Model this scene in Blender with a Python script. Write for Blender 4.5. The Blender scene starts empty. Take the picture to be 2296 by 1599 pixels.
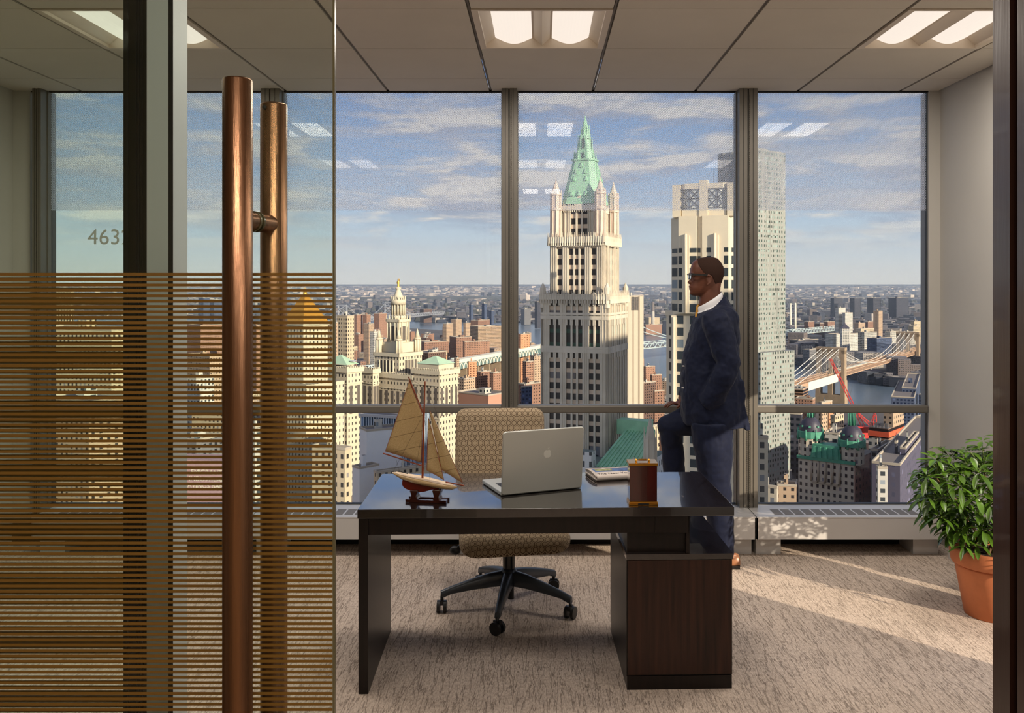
import bpy, bmesh, math, random
from mathutils import Vector, Matrix
import mathutils
PI = math.pi
R = math.radians
# ------------------------------------------------------------------ camera, sky, sun, exposure
F, CX, CY, EYE = 1948.0, 1213.0, 634.0, 1.63        # focal length in px of the 2296 px frame, principal point, eye height
col = bpy.context.scene.collection
sc = bpy.context.scene
cd = bpy.data.cameras.new('camera'); cam = bpy.data.objects.new('camera', cd); col.objects.link(cam)
cam.location = (0, 0, EYE); cam.rotation_euler = (R(90), 0, 0)
cd.sensor_width = 36; cd.lens = F / 2296 * 36
cd.shift_x = -(CX - 1148) / 2296; cd.shift_y = -(799.5 - CY) / 2296
cd.clip_start = 0.05; cd.clip_end = 120000
sc.camera = cam
sc.view_settings.view_transform = 'Standard'; sc.view_settings.look = 'None'
sc.view_settings.gamma = 1; sc.view_settings.use_curve_mapping = False
sc.view_settings.exposure = 0.62
try:
    sc.cycles.use_denoising = True
    sc.cycles.max_bounces = 10; sc.cycles.transparent_max_bounces = 24
    sc.cycles.volume_bounces = 0
    sc.cycles.sample_clamp_indirect = 6
    sc.cycles.caustics_reflective = False; sc.cycles.caustics_refractive = False
except Exception:
    pass

def lin(r, g, b):
    f = lambda c: (c / 255 / 12.92) if c <= 10 else ((c / 255 + .055) / 1.055) ** 2.4
    return (f(r), f(g), f(b), 1.0)

SUN_AZ = Vector((0.70, -0.714, 0)); SUN_EL = 18.0
sdir = (SUN_AZ.normalized() * math.cos(R(SUN_EL)) + Vector((0, 0, math.sin(R(SUN_EL)))))
sl = bpy.data.lights.new('sun', 'SUN'); so = bpy.data.objects.new('sun', sl); col.objects.link(so)
so.rotation_euler = sdir.to_track_quat('Z', 'Y').to_euler(); so.location = (60, -60, 40)
sl.energy = 11.0; sl.color = (1.0, 0.84, 0.64); sl.angle = R(0.6)

w = bpy.data.worlds.new('sky'); sc.world = w; w.use_nodes = True
class NT:
    """tiny helper for writing node trees"""
    def __init__(s, tree): s.t = tree; s.n = tree.nodes; s.l = tree.links
    def add(s, kind, **kw):
        n = s.n.new(kind)
        for k, v in kw.items(): setattr(n, k, v)
        return n
    def put(s, node, i, v):
        if v is None: return
        if isinstance(v, bpy.types.NodeSocket): s.l.new(v, node.inputs[i])
        else: node.inputs[i].default_value = v
    def m(s, op, a, b=None, c=None, clamp=False):
        n = s.n.new('ShaderNodeMath'); n.operation = op; n.use_clamp = clamp
        s.put(n, 0, a); s.put(n, 1, b); s.put(n, 2, c); return n.outputs[0]
    def vm(s, op, a, b=None, scale=None):
        n = s.n.new('ShaderNodeVectorMath'); n.operation = op
        s.put(n, 0, a); s.put(n, 1, b)
        if scale is not None: s.put(n, 3, scale)
        return n.outputs['Value'] if op in ('DOT_PRODUCT', 'LENGTH') else n.outputs[0]
    def mix(s, f, a, b, mode='MIX'):
        n = s.n.new('ShaderNodeMix'); n.data_type = 'RGBA'; n.blend_type = mode
        s.put(n, 0, f); s.put(n, 6, a); s.put(n, 7, b); return n.outputs[2]
    def sep(s, v):
        n = s.n.new('ShaderNodeSeparateXYZ'); s.put(n, 0, v); return n.outputs[0], n.outputs[1], n.outputs[2]
    def comb(s, x, y, z):
        n = s.n.new('ShaderNodeCombineXYZ'); s.put(n, 0, x); s.put(n, 1, y); s.put(n, 2, z); return n.outputs[0]
    def noise(s, vec, scale, detail=2, rough=.5, dist=0):
        n = s.n.new('ShaderNodeTexNoise'); s.put(n, 'Vector', vec); s.put(n, 'Scale', scale); s.put(n, 'Detail', detail)
        s.put(n, 'Roughness', rough); s.put(n, 'Distortion', dist); return n.outputs[0]
    def ramp(s, f, stops):
        n = s.n.new('ShaderNodeValToRGB'); s.put(n, 0, f); e = n.color_ramp.elements
        while len(e) < len(stops): e.new(0.5)
        for i, (p, c) in enumerate(stops): e[i].position = p; e[i].color = c
        return n.outputs[0]
    def step(s, v, lo, hi):            # 0..1 between lo and hi
        n = s.n.new('ShaderNodeMapRange'); s.put(n, 0, v); s.put(n, 1, lo); s.put(n, 2, hi); n.clamp = True; return n.outputs[0]

T = NT(w.node_tree); T.n.clear()
gv = T.add('ShaderNodeTexCoord').outputs['Generated']
x, y, z = T.sep(gv)
hor = T.m('SQRT', T.m('ADD', T.m('MULTIPLY', x, x), T.m('MULTIPLY', y, y)))
el = T.m('ARCTAN2', z, hor); az = T.m('ARCTAN2', x, y)
skyc = T.ramp(T.step(el, -0.02, 0.75), [(0, lin(216, 212, 206)), (0.035, lin(214, 214, 212)), (0.10, lin(196, 208, 218)), (0.20, lin(150, 182, 216)), (0.36, lin(104, 146, 204)), (1, lin(56, 98, 170))])
cv = T.comb(T.m('MULTIPLY', az, 4.2), T.m('MULTIPLY', el, 21.0), 3.7)
c1 = T.noise(cv, 1.55, 7, .56, .25)
cv2 = T.comb(T.m('MULTIPLY', az, 2.2), T.m('MULTIPLY', el, 26.0), 9.1)
c2 = T.noise(cv2, 2.2, 6, .55, .3)
mask = T.m('MULTIPLY', T.step(c1, .44, .57), T.step(el, .030, .075))
mask2 = T.m('MULTIPLY', T.step(c2, .48, .66), T.m('MULTIPLY', T.step(el, .02, .05), .55))
c1u = T.noise(T.comb(T.m('MULTIPLY', az, 4.2), T.m('MULTIPLY', T.m('ADD', el, .012), 21.0), 3.7), 1.55, 7, .56, .25)
lit = T.step(T.m('SUBTRACT', c1, c1u), -.05, .07)
ccol = T.mix(lit, lin(168, 172, 186), lin(238, 226, 212))
s1 = T.mix(T.m('MULTIPLY', mask, .88), skyc, ccol)
s2 = T.mix(mask2, s1, lin(196, 194, 196))
bg = T.add('ShaderNodeBackground'); T.put(bg, 0, s2); T.put(bg, 1, 1.5)
wo = T.add('ShaderNodeOutputWorld'); T.l.new(bg.outputs[0], wo.inputs[0])

# ------------------------------------------------------------------ helpers
def P(px, py, Y):
    """the point of the place seen at pixel (px, py) when it stands Y metres in front"""
    return Vector(((px - CX) / F * Y, Y, EYE - (py - CY) / F * Y))
def G(px, py, z=0.0):
    """the point of a level plane of height z seen at pixel (px, py)"""
    Y = (EYE - z) * F / (py - CY); return Vector(((px - CX) / F * Y, Y, z))

class MB:
    """collects shapes and links them as ONE mesh object"""
    def __init__(s, M=None): s.v = []; s.f = []; s.mi = []; s.M = M or Matrix.Identity(4); s.cur = 0; s.sm = []; s.smooth = False
    def _add(s, vs, fs, smooth=None):
        o = len(s.v); s.v += [s.M @ Vector(v) for v in vs]
        for f in fs: s.f.append([i + o for i in f]); s.mi.append(s.cur); s.sm.append(s.smooth if smooth is None else smooth)
        return s
    def box(s, x0, x1, y0, y1, z0, z1, r=0):
        if r:
            return s.rbox(x0, x1, y0, y1, z0, z1, r)
        vs = [(x, y, z) for z in (z0, z1) for y in (y0, y1) for x in (x0, x1)]
        return s._add(vs, [(0, 2, 3, 1), (4, 5, 7, 6), (0, 1, 5, 4), (2, 6, 7, 3), (0, 4, 6, 2), (1, 3, 7, 5)], False)
    def rbox(s, x0, x1, y0, y1, z0, z1, r):
        """box with chamfered edges"""
        bm = bmesh.new(); bmesh.ops.create_cube(bm, size=1)
        for v in bm.verts: v.co = Vector(((x0 + x1) / 2 + v.co.x * (x1 - x0), (y0 + y1) / 2 + v.co.y * (y1 - y0), (z0 + z1) / 2 + v.co.z * (z1 - z0)))
        bmesh.ops.bevel(bm, geom=list(bm.edges), offset=r, segments=2, affect='EDGES', profile=.5)
        bm.verts.index_update()
        s._add([v.co.copy() for v in bm.verts], [[v.index for v in f.verts] for f in bm.faces], False); bm.free(); return s
    def prism(s, pts, z0, z1, top=None, tx=0, ty=0):
        """vertical prism over a polygon; top = scale of the upper outline about its centre"""
        n = len(pts); cx = sum(p[0] for p in pts) / n; cy = sum(p[1] for p in pts) / n; k = 1 if top is None else top
        vs = [(p[0], p[1], z0) for p in pts] + [(cx + tx + (p[0] - cx) * k, cy + ty + (p[1] - cy) * k, z1) for p in pts]
        fs = [list(range(n))[::-1], list(range(n, 2 * n))] + [(i, (i + 1) % n, n + (i + 1) % n, n + i) for i in range(n)]
        return s._add(vs, fs, False)
    def cyl(s, cx, cy, z0, z1, r0, r1=None, n=12, smooth=True, rot=0):
        r1 = r0 if r1 is None else r1
        a = [2 * PI * i / n + rot for i in range(n)]
        vs = [(cx + r0 * math.cos(t), cy + r0 * math.sin(t), z0) for t in a] + [(cx + r1 * math.cos(t), cy + r1 * math.sin(t), z1) for t in a]
        s._add(vs, [(i, (i + 1) % n, n + (i + 1) % n, n + i) for i in range(n)], smooth)
        o = len(s.v) - 2 * n
        s.f += [list(range(o, o + n))[::-1], list(range(o + n, o + 2 * n))]; s.mi += [s.cur] * 2; s.sm += [False] * 2
        return s
    def lathe(s, prof, n=24, c=(0, 0, 0), smooth=True, rot=0):
        vs = []; fs = []
        for r, z in prof:
            for i in range(n):
                t = 2 * PI * i / n + rot; vs.append((c[0] + r * math.cos(t), c[1] + r * math.sin(t), c[2] + z))
        m = len(prof)
        for j in range(m - 1):
            for i in range(n):
                a = j * n + i; b = j * n + (i + 1) % n; fs.append((a, b, b + n, a + n))
        s._add(vs, fs, smooth)
        if prof[0][0] > 1e-5: s._add([vs[i] for i in range(n)], [list(range(n))[::-1]], False)
        if prof[-1][0] > 1e-5: s._add([vs[(m - 1) * n + i] for i in range(n)], [list(range(n))], False)
        return s
    def ngon(s, pts): return s._add(pts, [list(range(len(pts)))], False)
    def tube(s, pts, r, n=8, cap=True, smooth=True, flat=None):
        """sweep a circle (or an ellipse: flat=(ra, rb) factors) along points; r may be a list"""
        pts = [Vector(p) for p in pts]; m = len(pts); rs = r if isinstance(r, (list, tuple)) else [r] * m
        fa, fb = flat or (1, 1); up = Vector((0, 0, 1)); vs = []; prev = None
        for i in range(m):
            d = (pts[min(i + 1, m - 1)] - pts[max(i - 1, 0)]).normalized()
            if prev is None:
                a = d.cross(up)
                if a.length < .2: a = d.cross(Vector((1, 0, 0)) if abs(d.x) < .8 else Vector((0, 1, 0)))
            else: a = prev - d * prev.dot(d)
            a.normalize(); prev = a; b = d.cross(a)
            for k in range(n):
                t = 2 * PI * k / n; vs.append(pts[i] + a * (math.cos(t) * rs[i] * fa) + b * (math.sin(t) * rs[i] * fb))
        fs = [(i * n + k, i * n + (k + 1) % n, (i + 1) * n + (k + 1) % n, (i + 1) * n + k) for i in range(m - 1) for k in range(n)]
        s._add(vs, fs, smooth)
        if cap: s._add(vs[:n], [list(range(n))[::-1]], False); s._add(vs[-n:], [list(range(n))], False)
        return s
    def bar(s, a, b, w, h=None, up=(0, 0, 1)):
        """square bar between two points"""
        a = Vector(a); b = Vector(b); d = (b - a).normalized(); u = Vector(up); sd = d.cross(u)
        if sd.length < .05: sd = d.cross(Vector((1, 0, 0)))
        sd.normalize(); uu = sd.cross(d); h = h or w; vs = []
        for p in (a, b):
            for i, j in ((-1, -1), (1, -1), (1, 1), (-1, 1)): vs.append(p + sd * (i * w / 2) + uu * (j * h / 2))
        return s._add(vs, [(0, 3, 2, 1), (4, 5, 6, 7), (0, 1, 5, 4), (1, 2, 6, 5), (2, 3, 7, 6), (3, 0, 4, 7)], False)
    def loft(s, rings, cap=True, smooth=True):
        n = len(rings[0]); vs = [p for r_ in rings for p in r_]
        fs = [(i * n + k, i * n + (k + 1) % n, (i + 1) * n + (k + 1) % n, (i + 1) * n + k) for i in range(len(rings) - 1) for k in range(n)]
        s._add(vs, fs, smooth)
        if cap: s._add(rings[0], [list(range(n))[::-1]], False); s._add(rings[-1], [list(range(n))], False)
        return s
    def ell(s, c, r, n=14, m=9):
        c = Vector(c); vs = []; fs = []
        for j in range(1, m):
            p = PI * j / m
            for i in range(n):
                t = 2 * PI * i / n; vs.append((c.x + r[0] * math.sin(p) * math.cos(t), c.y + r[1] * math.sin(p) * math.sin(t), c.z - r[2] * math.cos(p)))
        for j in range(m - 2):
            for i in range(n): fs.append((j * n + i, j * n + (i + 1) % n, (j + 1) * n + (i + 1) % n, (j + 1) * n + i))
        a = len(vs); vs += [(c.x, c.y, c.z - r[2]), (c.x, c.y, c.z + r[2])]
        for i in range(n): fs.append((a, (i + 1) % n, i)); fs.append((a + 1, (m - 2) * n + i, (m - 2) * n + (i + 1) % n))
        return s._add(vs, fs, True)
    def mesh(s, name):
        me = bpy.data.meshes.new(name); me.from_pydata([tuple(v) for v in s.v], [], s.f)
        me.polygons.foreach_set('use_smooth', s.sm); me.polygons.foreach_set('material_index', s.mi); me.update(); return me
    def build(s, name, mats, parent=None):
        me = s.mesh(name)
        for m_ in (mats if isinstance(mats, (list, tuple)) else [mats]): me.materials.append(m_)
        o = bpy.data.objects.new(name, me); col.objects.link(o)
        if parent: o.parent = parent
        return o
def tag(o, label=None, cat=None, group=None, kind=None):
    if label: o['label'] = label
    if cat: o['category'] = cat
    if group: o['group'] = group
    if kind: o['kind'] = kind
    return o
def thing(name, label, cat, loc=(0, 0, 0), rz=0, group=None):
    o = bpy.data.objects.new(name, None); o.empty_display_size = .1; col.objects.link(o)
    o.location = loc; o.rotation_euler = (0, 0, rz); return tag(o, label, cat, group)
def text_obj(name, body, size, m_, parent, loc, rot, space=1.0, align='LEFT', line=1.0, ext=.0002, sx=1.0):
    """lettering as a real mesh"""
    cu = bpy.data.curves.new(name, 'FONT'); cu.body = body; cu.size = size; cu.extrude = ext; cu.space_character = space; cu.align_x = align; cu.space_line = line
    tmp = bpy.data.objects.new(name, cu); col.objects.link(tmp); me = bpy.data.meshes.new_from_object(tmp); bpy.data.objects.remove(tmp); me.name = name
    for v in me.vertices: v.co.x *= sx
    me.materials.clear(); me.materials.append(m_); o = bpy.data.objects.new(name, me); col.objects.link(o); o.parent = parent; o.location = loc; o.rotation_euler = rot; return o
def struct(o, label=None): return tag(o, label, None, None, 'structure')
def mod(o, kind, **kw):
    m_ = o.modifiers.new(kind.lower(), kind)
    for k, v in kw.items(): setattr(m_, k, v)
    return m_

# ------------------------------------------------------------------ materials
def mat(name, c, rough=.5, metal=0, spec=.5, bump=None, var=None, coat=0, emit=None, estr=0, sheen=0, aniso=None, trans=0):
    """plain principled surface; bump=(scale, strength[, stretch]), var=(scale, amount[, stretch]) add noise"""
    m_ = bpy.data.materials.new(name); m_.use_nodes = True; t = NT(m_.node_tree); b = t.n['Principled BSDF']
    c = c if len(c) == 4 else lin(*c)
    b.inputs['Base Color'].default_value = c; b.inputs['Roughness'].default_value = rough; b.inputs['Metallic'].default_value = metal
    b.inputs['Specular IOR Level'].default_value = spec; b.inputs['Coat Weight'].default_value = coat; b.inputs['Sheen Weight'].default_value = sheen
    b.inputs['Transmission Weight'].default_value = trans
    if emit: b.inputs['Emission Color'].default_value = emit; b.inputs['Emission Strength'].default_value = estr
    oc = t.add('ShaderNodeTexCoord').outputs['Object']
    if var:
        v = t.vm('MULTIPLY', oc, var[2] if len(var) > 2 else (1, 1, 1)); nz = t.noise(v, var[0], 4, .6)
        k = var[1]; lo = tuple(max(0, q * (1 - k)) for q in c[:3]) + (1,); hi = tuple(min(1, q * (1 + k)) for q in c[:3]) + (1,)
        t.put(b, 'Base Color', t.ramp(nz, [(.3, lo), (.7, hi)]))
    if bump:
        v = t.vm('MULTIPLY', oc, bump[2] if len(bump) > 2 else (1, 1, 1)); bn = t.add('ShaderNodeBump'); bn.inputs['Strength'].default_value = bump[1]
        bn.inputs['Distance'].default_value = .002; t.put(bn, 'Height', t.noise(v, bump[0], 3, .6)); t.put(b, 'Normal', bn.outputs[0])
    return m_

def glass_mat(name, tint, refl=1.0, frit=None, rough=0.0):
    """one thin sheet: lets light straight through with a tint and mirrors by Fresnel; frit=(pitch, radius, z0) prints dots above z0"""
    m_ = bpy.data.materials.new(name); m_.use_nodes = True; t = NT(m_.node_tree); t.n.clear()
    out = t.add('ShaderNodeOutputMaterial'); tr = t.add('ShaderNodeBsdfTransparent'); tr.inputs[0].default_value = tint
    gl = t.add('ShaderNodeBsdfGlossy'); gl.inputs['Roughness'].default_value = rough; gl.inputs[0].default_value = (1, 1, 1, 1)
    fr = t.add('ShaderNodeFresnel'); fr.inputs[0].default_value = 1.45
    f_ = t.m('MULTIPLY', fr.outputs[0], refl, clamp=True)
    mx = t.add('ShaderNodeMixShader'); t.put(mx, 0, f_); t.l.new(tr.outputs[0], mx.inputs[1]); t.l.new(gl.outputs[0], mx.inputs[2])
    last = mx.outputs[0]
    if frit:
        pitch, rad, z0 = frit; g = t.add('ShaderNodeTexCoord').outputs['Object']; x_, y_, z_ = t.sep(g)
        d = None
        for off in (0, .5):
            u = t.m('SUBTRACT', t.m('FRACT', t.m('ADD', t.m('DIVIDE', x_, pitch), 50 + off)), .5)
            v = t.m('SUBTRACT', t.m('FRACT', t.m('ADD', t.m('DIVIDE', z_, pitch), 50 + off)), .5)
            q = t.m('ADD', t.m('MULTIPLY', u, u), t.m('MULTIPLY', v, v)); d = q if d is None else t.m('MINIMUM', d, q)
        mk = t.m('MULTIPLY', t.m('LESS_THAN', d, rad * rad), t.m('GREATER_THAN', z_, z0))
        df = t.add('ShaderNodeBsdfDiffuse'); df.inputs[0].default_value = (.30, .31, .33, 1)
        tl = t.add('ShaderNodeBsdfTranslucent'); tl.inputs[0].default_value = (.62, .63, .66, 1)
        ad = t.add('ShaderNodeAddShader'); t.l.new(df.outputs[0], ad.inputs[0]); t.l.new(tl.outputs[0], ad.inputs[1])
        m2 = t.add('ShaderNodeMixShader'); t.put(m2, 0, mk); t.l.new(last, m2.inputs[1]); t.l.new(ad.outputs[0], m2.inputs[2]); last = m2.outputs[0]
    t.l.new(last, out.inputs[0]); return m_

def facade(name, wall, win, pu, pz, fu, fz, roof=(120, 112, 108), ou=0, oz=0, attr=False, reflwin=.12, wvar=.12, band=None, rough=.85, metal=0, rib=None, zmax=None):
    """walls with a grid of windows: pu, pz pitch in metres, fu, fz share of the pitch that is glass; band=(period, share, colour) adds courses"""
    m_ = bpy.data.materials.new(name); m_.use_nodes = True; t = NT(m_.node_tree); b = t.n['Principled BSDF']
    tc = t.add('ShaderNodeTexCoord'); x_, y_, z_ = t.sep(tc.outputs['Object']); nx, ny, nz = t.sep(tc.outputs['Normal'])
    u = t.m('SUBTRACT', t.m('MULTIPLY', nx, y_), t.m('MULTIPLY', ny, x_))
    us = t.m('ADD', t.m('DIVIDE', u, pu), 500 + ou); zs = t.m('ADD', t.m('DIVIDE', z_, pz), 500 + oz)
    fu_ = t.m('ABSOLUTE', t.m('SUBTRACT', t.m('FRACT', us), .5)); fz_ = t.m('ABSOLUTE', t.m('SUBTRACT', t.m('FRACT', zs), .5))
    wn = t.m('MULTIPLY', t.m('LESS_THAN', fu_, fu / 2), t.m('LESS_THAN', fz_, fz / 2))
    flat = t.m('GREATER_THAN', t.m('ABSOLUTE', nz), .35)
    wn = t.m('MULTIPLY', wn, t.m('SUBTRACT', 1, flat))
    if zmax is not None: wn = t.m('MULTIPLY', wn, t.m('LESS_THAN', z_, zmax))
    wnz = t.add('ShaderNodeTexWhiteNoise'); wnz.noise_dimensions = '3D'
    t.put(wnz, 0, t.comb(t.m('FLOOR', us), t.m('FLOOR', zs), t.m('MULTIPLY', nx, 3)))
    rv = wnz.outputs['Value']; wc = lin(*win)
    brt = tuple(min(1, q * 3.0 + .05) for q in wc[:3]) + (1,); drk = tuple(q * .45 for q in wc[:3]) + (1,)  # paler panes: reflections put into the window colour
    wcol = t.mix(t.m('GREATER_THAN', rv, 1 - reflwin), t.mix(rv, drk, wc), brt)
    if attr:
        a = t.add('ShaderNodeVertexColor'); a.layer_name = 'Col'; base = a.outputs[0]
    else: base = lin(*wall)
    nzv = t.noise(tc.outputs['Object'], .12, 4, .6)
    base = t.mix(t.m('MULTIPLY', t.m('SUBTRACT', .62, nzv), wvar * 4, clamp=True), base, t.mix(.5, base, (0.05, .045, .04, 1)))
    if band:
        fb = t.m('LESS_THAN', t.m('FRACT', t.m('ADD', t.m('DIVIDE', z_, band[0]), 500)), band[1]); base = t.mix(fb, base, lin(*band[2]))
    c_ = t.mix(flat, base, t.mix(.35, lin(*roof), base) if attr else lin(*roof))
    c_ = t.mix(wn, c_, wcol); t.put(b, 'Base Color', c_)
    t.put(b, 'Roughness', t.m('SUBTRACT', rough, t.m('MULTIPLY', wn, rough - .25)))
    b.inputs['Metallic'].default_value = metal; b.inputs['Specular IOR Level'].default_value = .3
    return m_
# ------------------------------------------------------------------ the room
def add_mats():
    g = globals()
    g['m_wall'] = mat('wall_paint', (184, 181, 175), .8, var=(2, .03))
    g['m_tile'] = mat('ceiling_tile', (206, 198, 186), .9, bump=(260, .25), var=(1.3, .05))
    g['m_grid'] = mat('ceiling_grid', (112, 104, 96), .6)
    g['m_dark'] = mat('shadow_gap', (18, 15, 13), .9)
    g['m_alu'] = mat('window_aluminium', (112, 108, 101), .42, .4, var=(3, .05))
    g['m_gasket'] = mat('black_gasket', (22, 22, 22), .5)
    g['m_white'] = mat('powder_coated_metal', (196, 194, 192), .35, .15, var=(2, .03))
    g['m_slot'] = mat('grille_slot', (112, 108, 104), .6)
    g['m_bronze'] = mat('brushed_bronze', (142, 104, 78), .27, 1, bump=(900, .18, (1, 1, .02)), var=(60, .25, (1, 1, .02)))
    g['m_post'] = mat('anodised_post', (204, 208, 212), .45, .15, var=(2, .08, (1, 1, .1)))
    g['m_darkpost'] = mat('dark_bronze_profile', (30, 29, 22), .35, .4)
    g['m_jamb'] = mat('stained_walnut_jamb', (50, 28, 19), .30, 0, .5, bump=(90, .15, (6, 1, .06)), var=(14, .35, (6, 1, .05)), coat=.3)
    g['m_pane'] = glass_mat('window_glass', (.62, .64, .655, 1), .35, frit=(.0104, .215, 2.085))
    g['m_clear'] = glass_mat('clear_glass', (.97, .97, .97, 1), .6)
    g['m_door'] = glass_mat('door_glass', (.93, .965, .93, 1), .7)
    g['m_edge'] = mat('glass_edge', (96, 88, 60), .25, 0, .6)
    g['m_film'] = mat('gold_film_stripe', (124, 88, 26), .6, .1)
add_mats()
ZC = 2.83; ZW = 5.45; XR = 2.495; XL = -3.30; YF = 1.30

# carpet: loop pile in square tiles with dark wandering threads
def carpet():
    m_ = bpy.data.materials.new('carpet'); m_.use_nodes = True; t = NT(m_.node_tree); b = t.n['Principled BSDF']
    oc = t.add('ShaderNodeTexCoord').outputs['Object']; x_, y_, z_ = t.sep(oc)
    fine = t.noise(t.vm('MULTIPLY', oc, (1, .28, 1)), 150, 3, .7)
    w1 = t.noise(t.vm('MULTIPLY', oc, (1, .09, 1)), 36, 4, .6, .4)
    line1 = t.m('SUBTRACT', 1, t.step(t.m('ABSOLUTE', t.m('SUBTRACT', w1, .5)), 0, .020))
    w2 = t.noise(t.vm('MULTIPLY', oc, (.25, 1, 1)), 15, 4, .6, .6)
    line2 = t.m('MULTIPLY', t.m('SUBTRACT', 1, t.step(t.m('ABSOLUTE', t.m('SUBTRACT', w2, .5)), 0, .010)), .35)
    big = t.noise(oc, 1.6, 3, .5)
    c_ = t.ramp(fine, [(.3, lin(160, 144, 132)), (.55, lin(204, 188, 174)), (.8, lin(228, 214, 200))])
    c_ = t.mix(t.m('MULTIPLY', t.m('MAXIMUM', line1, line2), .6), c_, lin(96, 80, 70))
    c_ = t.mix(t.m('MULTIPLY', t.m('SUBTRACT', big, .4), .5, clamp=True), c_, lin(200, 176, 150))
    t.put(b, 'Base Color', c_); b.inputs['Roughness'].default_value = .95; b.inputs['Specular IOR Level'].default_value = .1
    bn = t.add('ShaderNodeBump'); bn.inputs['Strength'].default_value = .8; bn.inputs['Distance'].default_value = .004
    t.put(bn, 'Height', t.m('SUBTRACT', fine, t.m('MULTIPLY', t.m('MAXIMUM', line1, line2), .7))); t.put(b, 'Normal', bn.outputs[0]); return m_
m_carpet = carpet()
o = MB().box(XL - .3, XR + .3, -2.2, ZW + .05, -.12, 0).build('floor', m_carpet); struct(o, 'beige carpet with dark threads')

# ceiling: lay-in tiles on a grid
mb = MB(); xs = [-.316 + .641 * i for i in range(-5, 6)]; ys = [5.104 - .652 * i for i in range(0, 12)]
xs = [XL] + [v for v in xs if XL < v < XR] + [XR]; ys = sorted([v for v in ys] + [ZW])
lamps = []
lamp_cells = [(-.316, 3.80), (1.607, 3.80), (-2.239, 3.80)]
for i in range(len(xs) - 1):
    for j in range(len(ys) - 1):
        x0, x1, y0, y1 = xs[i], xs[i + 1], ys[j], ys[j + 1]
        if y0 < YF + .1 and y0 > -9 and y1 < YF: pass
        lampy = any(abs(x0 - a) < .05 and abs(y0 - b) < .05 for a, b in lamp_cells) or (abs(y0 - 1.844) < .05 and any(abs(x0 - a) < .05 for a, b in lamp_cells)) or (abs(y0 + .764) < .05 and any(abs(x0 - a) < .05 for a, b in lamp_cells[:2]))
        if lampy: lamps.append((x0, x1, y0, y1)); continue
        mb.box(x0 + .009, x1 - .009, y0 + .003, y1 - .003, ZC, ZC + .02)
mb.cur = 1
for x0 in xs[1:-1]:
    mb.box(x0 - .0045, x0 + .0045, ys[0], ZW, ZC + .006, ZC + .03)
mb.box(XL, XR, ys[0], ZW, ZC + .2, ZC + .25)
mb.cur = 2
mb.box(XL, XR, ZW - .012, ZW + .02, ZC - .006, ZC + .02)
ceil = mb.build('ceiling', [m_tile, m_grid, m_dark]); struct(ceil, 'suspended ceiling of square tiles')
mb = MB().box(XL - .2, XR + .2, -2.3, ZW + .2, ZC + .27, ZC + .4); struct(mb.build('ceiling_slab', m_dark))

# recessed troffers
m_diff = mat('lamp_diffuser', (120, 112, 104), .6, emit=(1.0, .88, .77, 1), estr=.60)
m_fix = mat('fixture_enamel', (214, 200, 182), .45)
LAMP_W = 7.5
def troffer(x0, x1, y0, y1, label):
    t = thing('recessed_ceiling_light', label, 'ceiling light', ((x0 + x1) / 2, (y0 + y1) / 2, ZC), 0, 'recessed ceiling lights')
    hx, hy = (x1 - x0) / 2 - .008, (y1 - y0) / 2 - .006
    f_ = MB()
    for a in (-1, 1):
        f_.box(min(a * hx, a * (hx - .03)), max(a * hx, a * (hx - .03)), -hy, hy, -.004, .09)
        f_.box(-hx + .03, hx - .03, min(a * hy, a * (hy - .02)), max(a * hy, a * (hy - .02)), -.004, .09)
    f_.box(-hx, hx, -hy, hy, .085, .095); f_.build('frame', m_fix, t)
    g_ = MB(); w_ = .0
    for xa in (-hx + .03, -.052, hx - .082 + .052 - .0):
        pass
    g_.prism([(-.05, -hy + .02), (.05, -hy + .02), (.05, hy - .02), (-.05, hy - .02)], .045, .046)
    g_.ngon([(-.045, -hy + .02, .05), (0, -hy + .02, .006), (0, hy - .02, .006), (-.045, hy - .02, .05)])
    g_.ngon([(0, -hy + .02, .006), (.045, -hy + .02, .05), (.045, hy - .02, .05), (0, hy - .02, .006)])
    g_.build('centre_spine', m_fix, t)
    for a in (-1, 1):
        MB().ngon([(a * (hx - .03), -hy + .02, .01), (a * (hx - .03), hy - .02, .01), (a * (hx - .075), hy - .02, .05), (a * (hx - .075), -hy + .02, .05)][::a]).build('side_reflector', m_fix, t)
    for a in (-1, 1):
        xa, xb = (.045, hx - .075) if a > 0 else (-hx + .075, -.045)
        rings = []; n = 12
        for k in range(n + 1):
            q = k / n; xx = xa + (xb - xa) * q; rings.append([(xx, -hy + .022, .05 - .034 * math.sin(PI * q)), (xx, hy - .022, .05 - .034 * math.sin(PI * q))])
        d_ = MB()
        for k in range(n):
            d_._add([rings[k][0], rings[k][1], rings[k + 1][1], rings[k + 1][0]], [(0, 1, 2, 3)], True)
        d_.build('diffuser', m_diff, t)
        al = bpy.data.lights.new('lamp_tube', 'AREA'); al.shape = 'RECTANGLE'; al.size = xb - xa; al.size_y = hy * 1.9; al.energy = LAMP_W if y0 > 3 else LAMP_W * .55 if y0 > 0 else LAMP_W * 1.25; al.color = (1, .90, .79)
        ao = bpy.data.objects.new('lamp_tube', al); col.objects.link(ao); ao.parent = t; ao.location = ((xa + xb) / 2, 0, -.006)
    return t
lab = {(0, 1): 'square recessed ceiling light above the desk with two glowing curved panels', (1, 1): 'recessed ceiling light at the right, partly behind the dark wooden jamb',
       (2, 1): 'recessed ceiling light at the left, crossed by the metal door post'}
for (x0, x1, y0, y1) in lamps:
    k = 0 if abs(x0 + .316) < .1 else (1 if x0 > 1 else 2)
    l_ = lab[(k, 1)] if y0 > 3 else ('recessed ceiling light in the row nearer the glass door' if y0 > 0 else 'recessed ceiling light over the corridor')
    troffer(x0, x1, y0, y1, l_)

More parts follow.
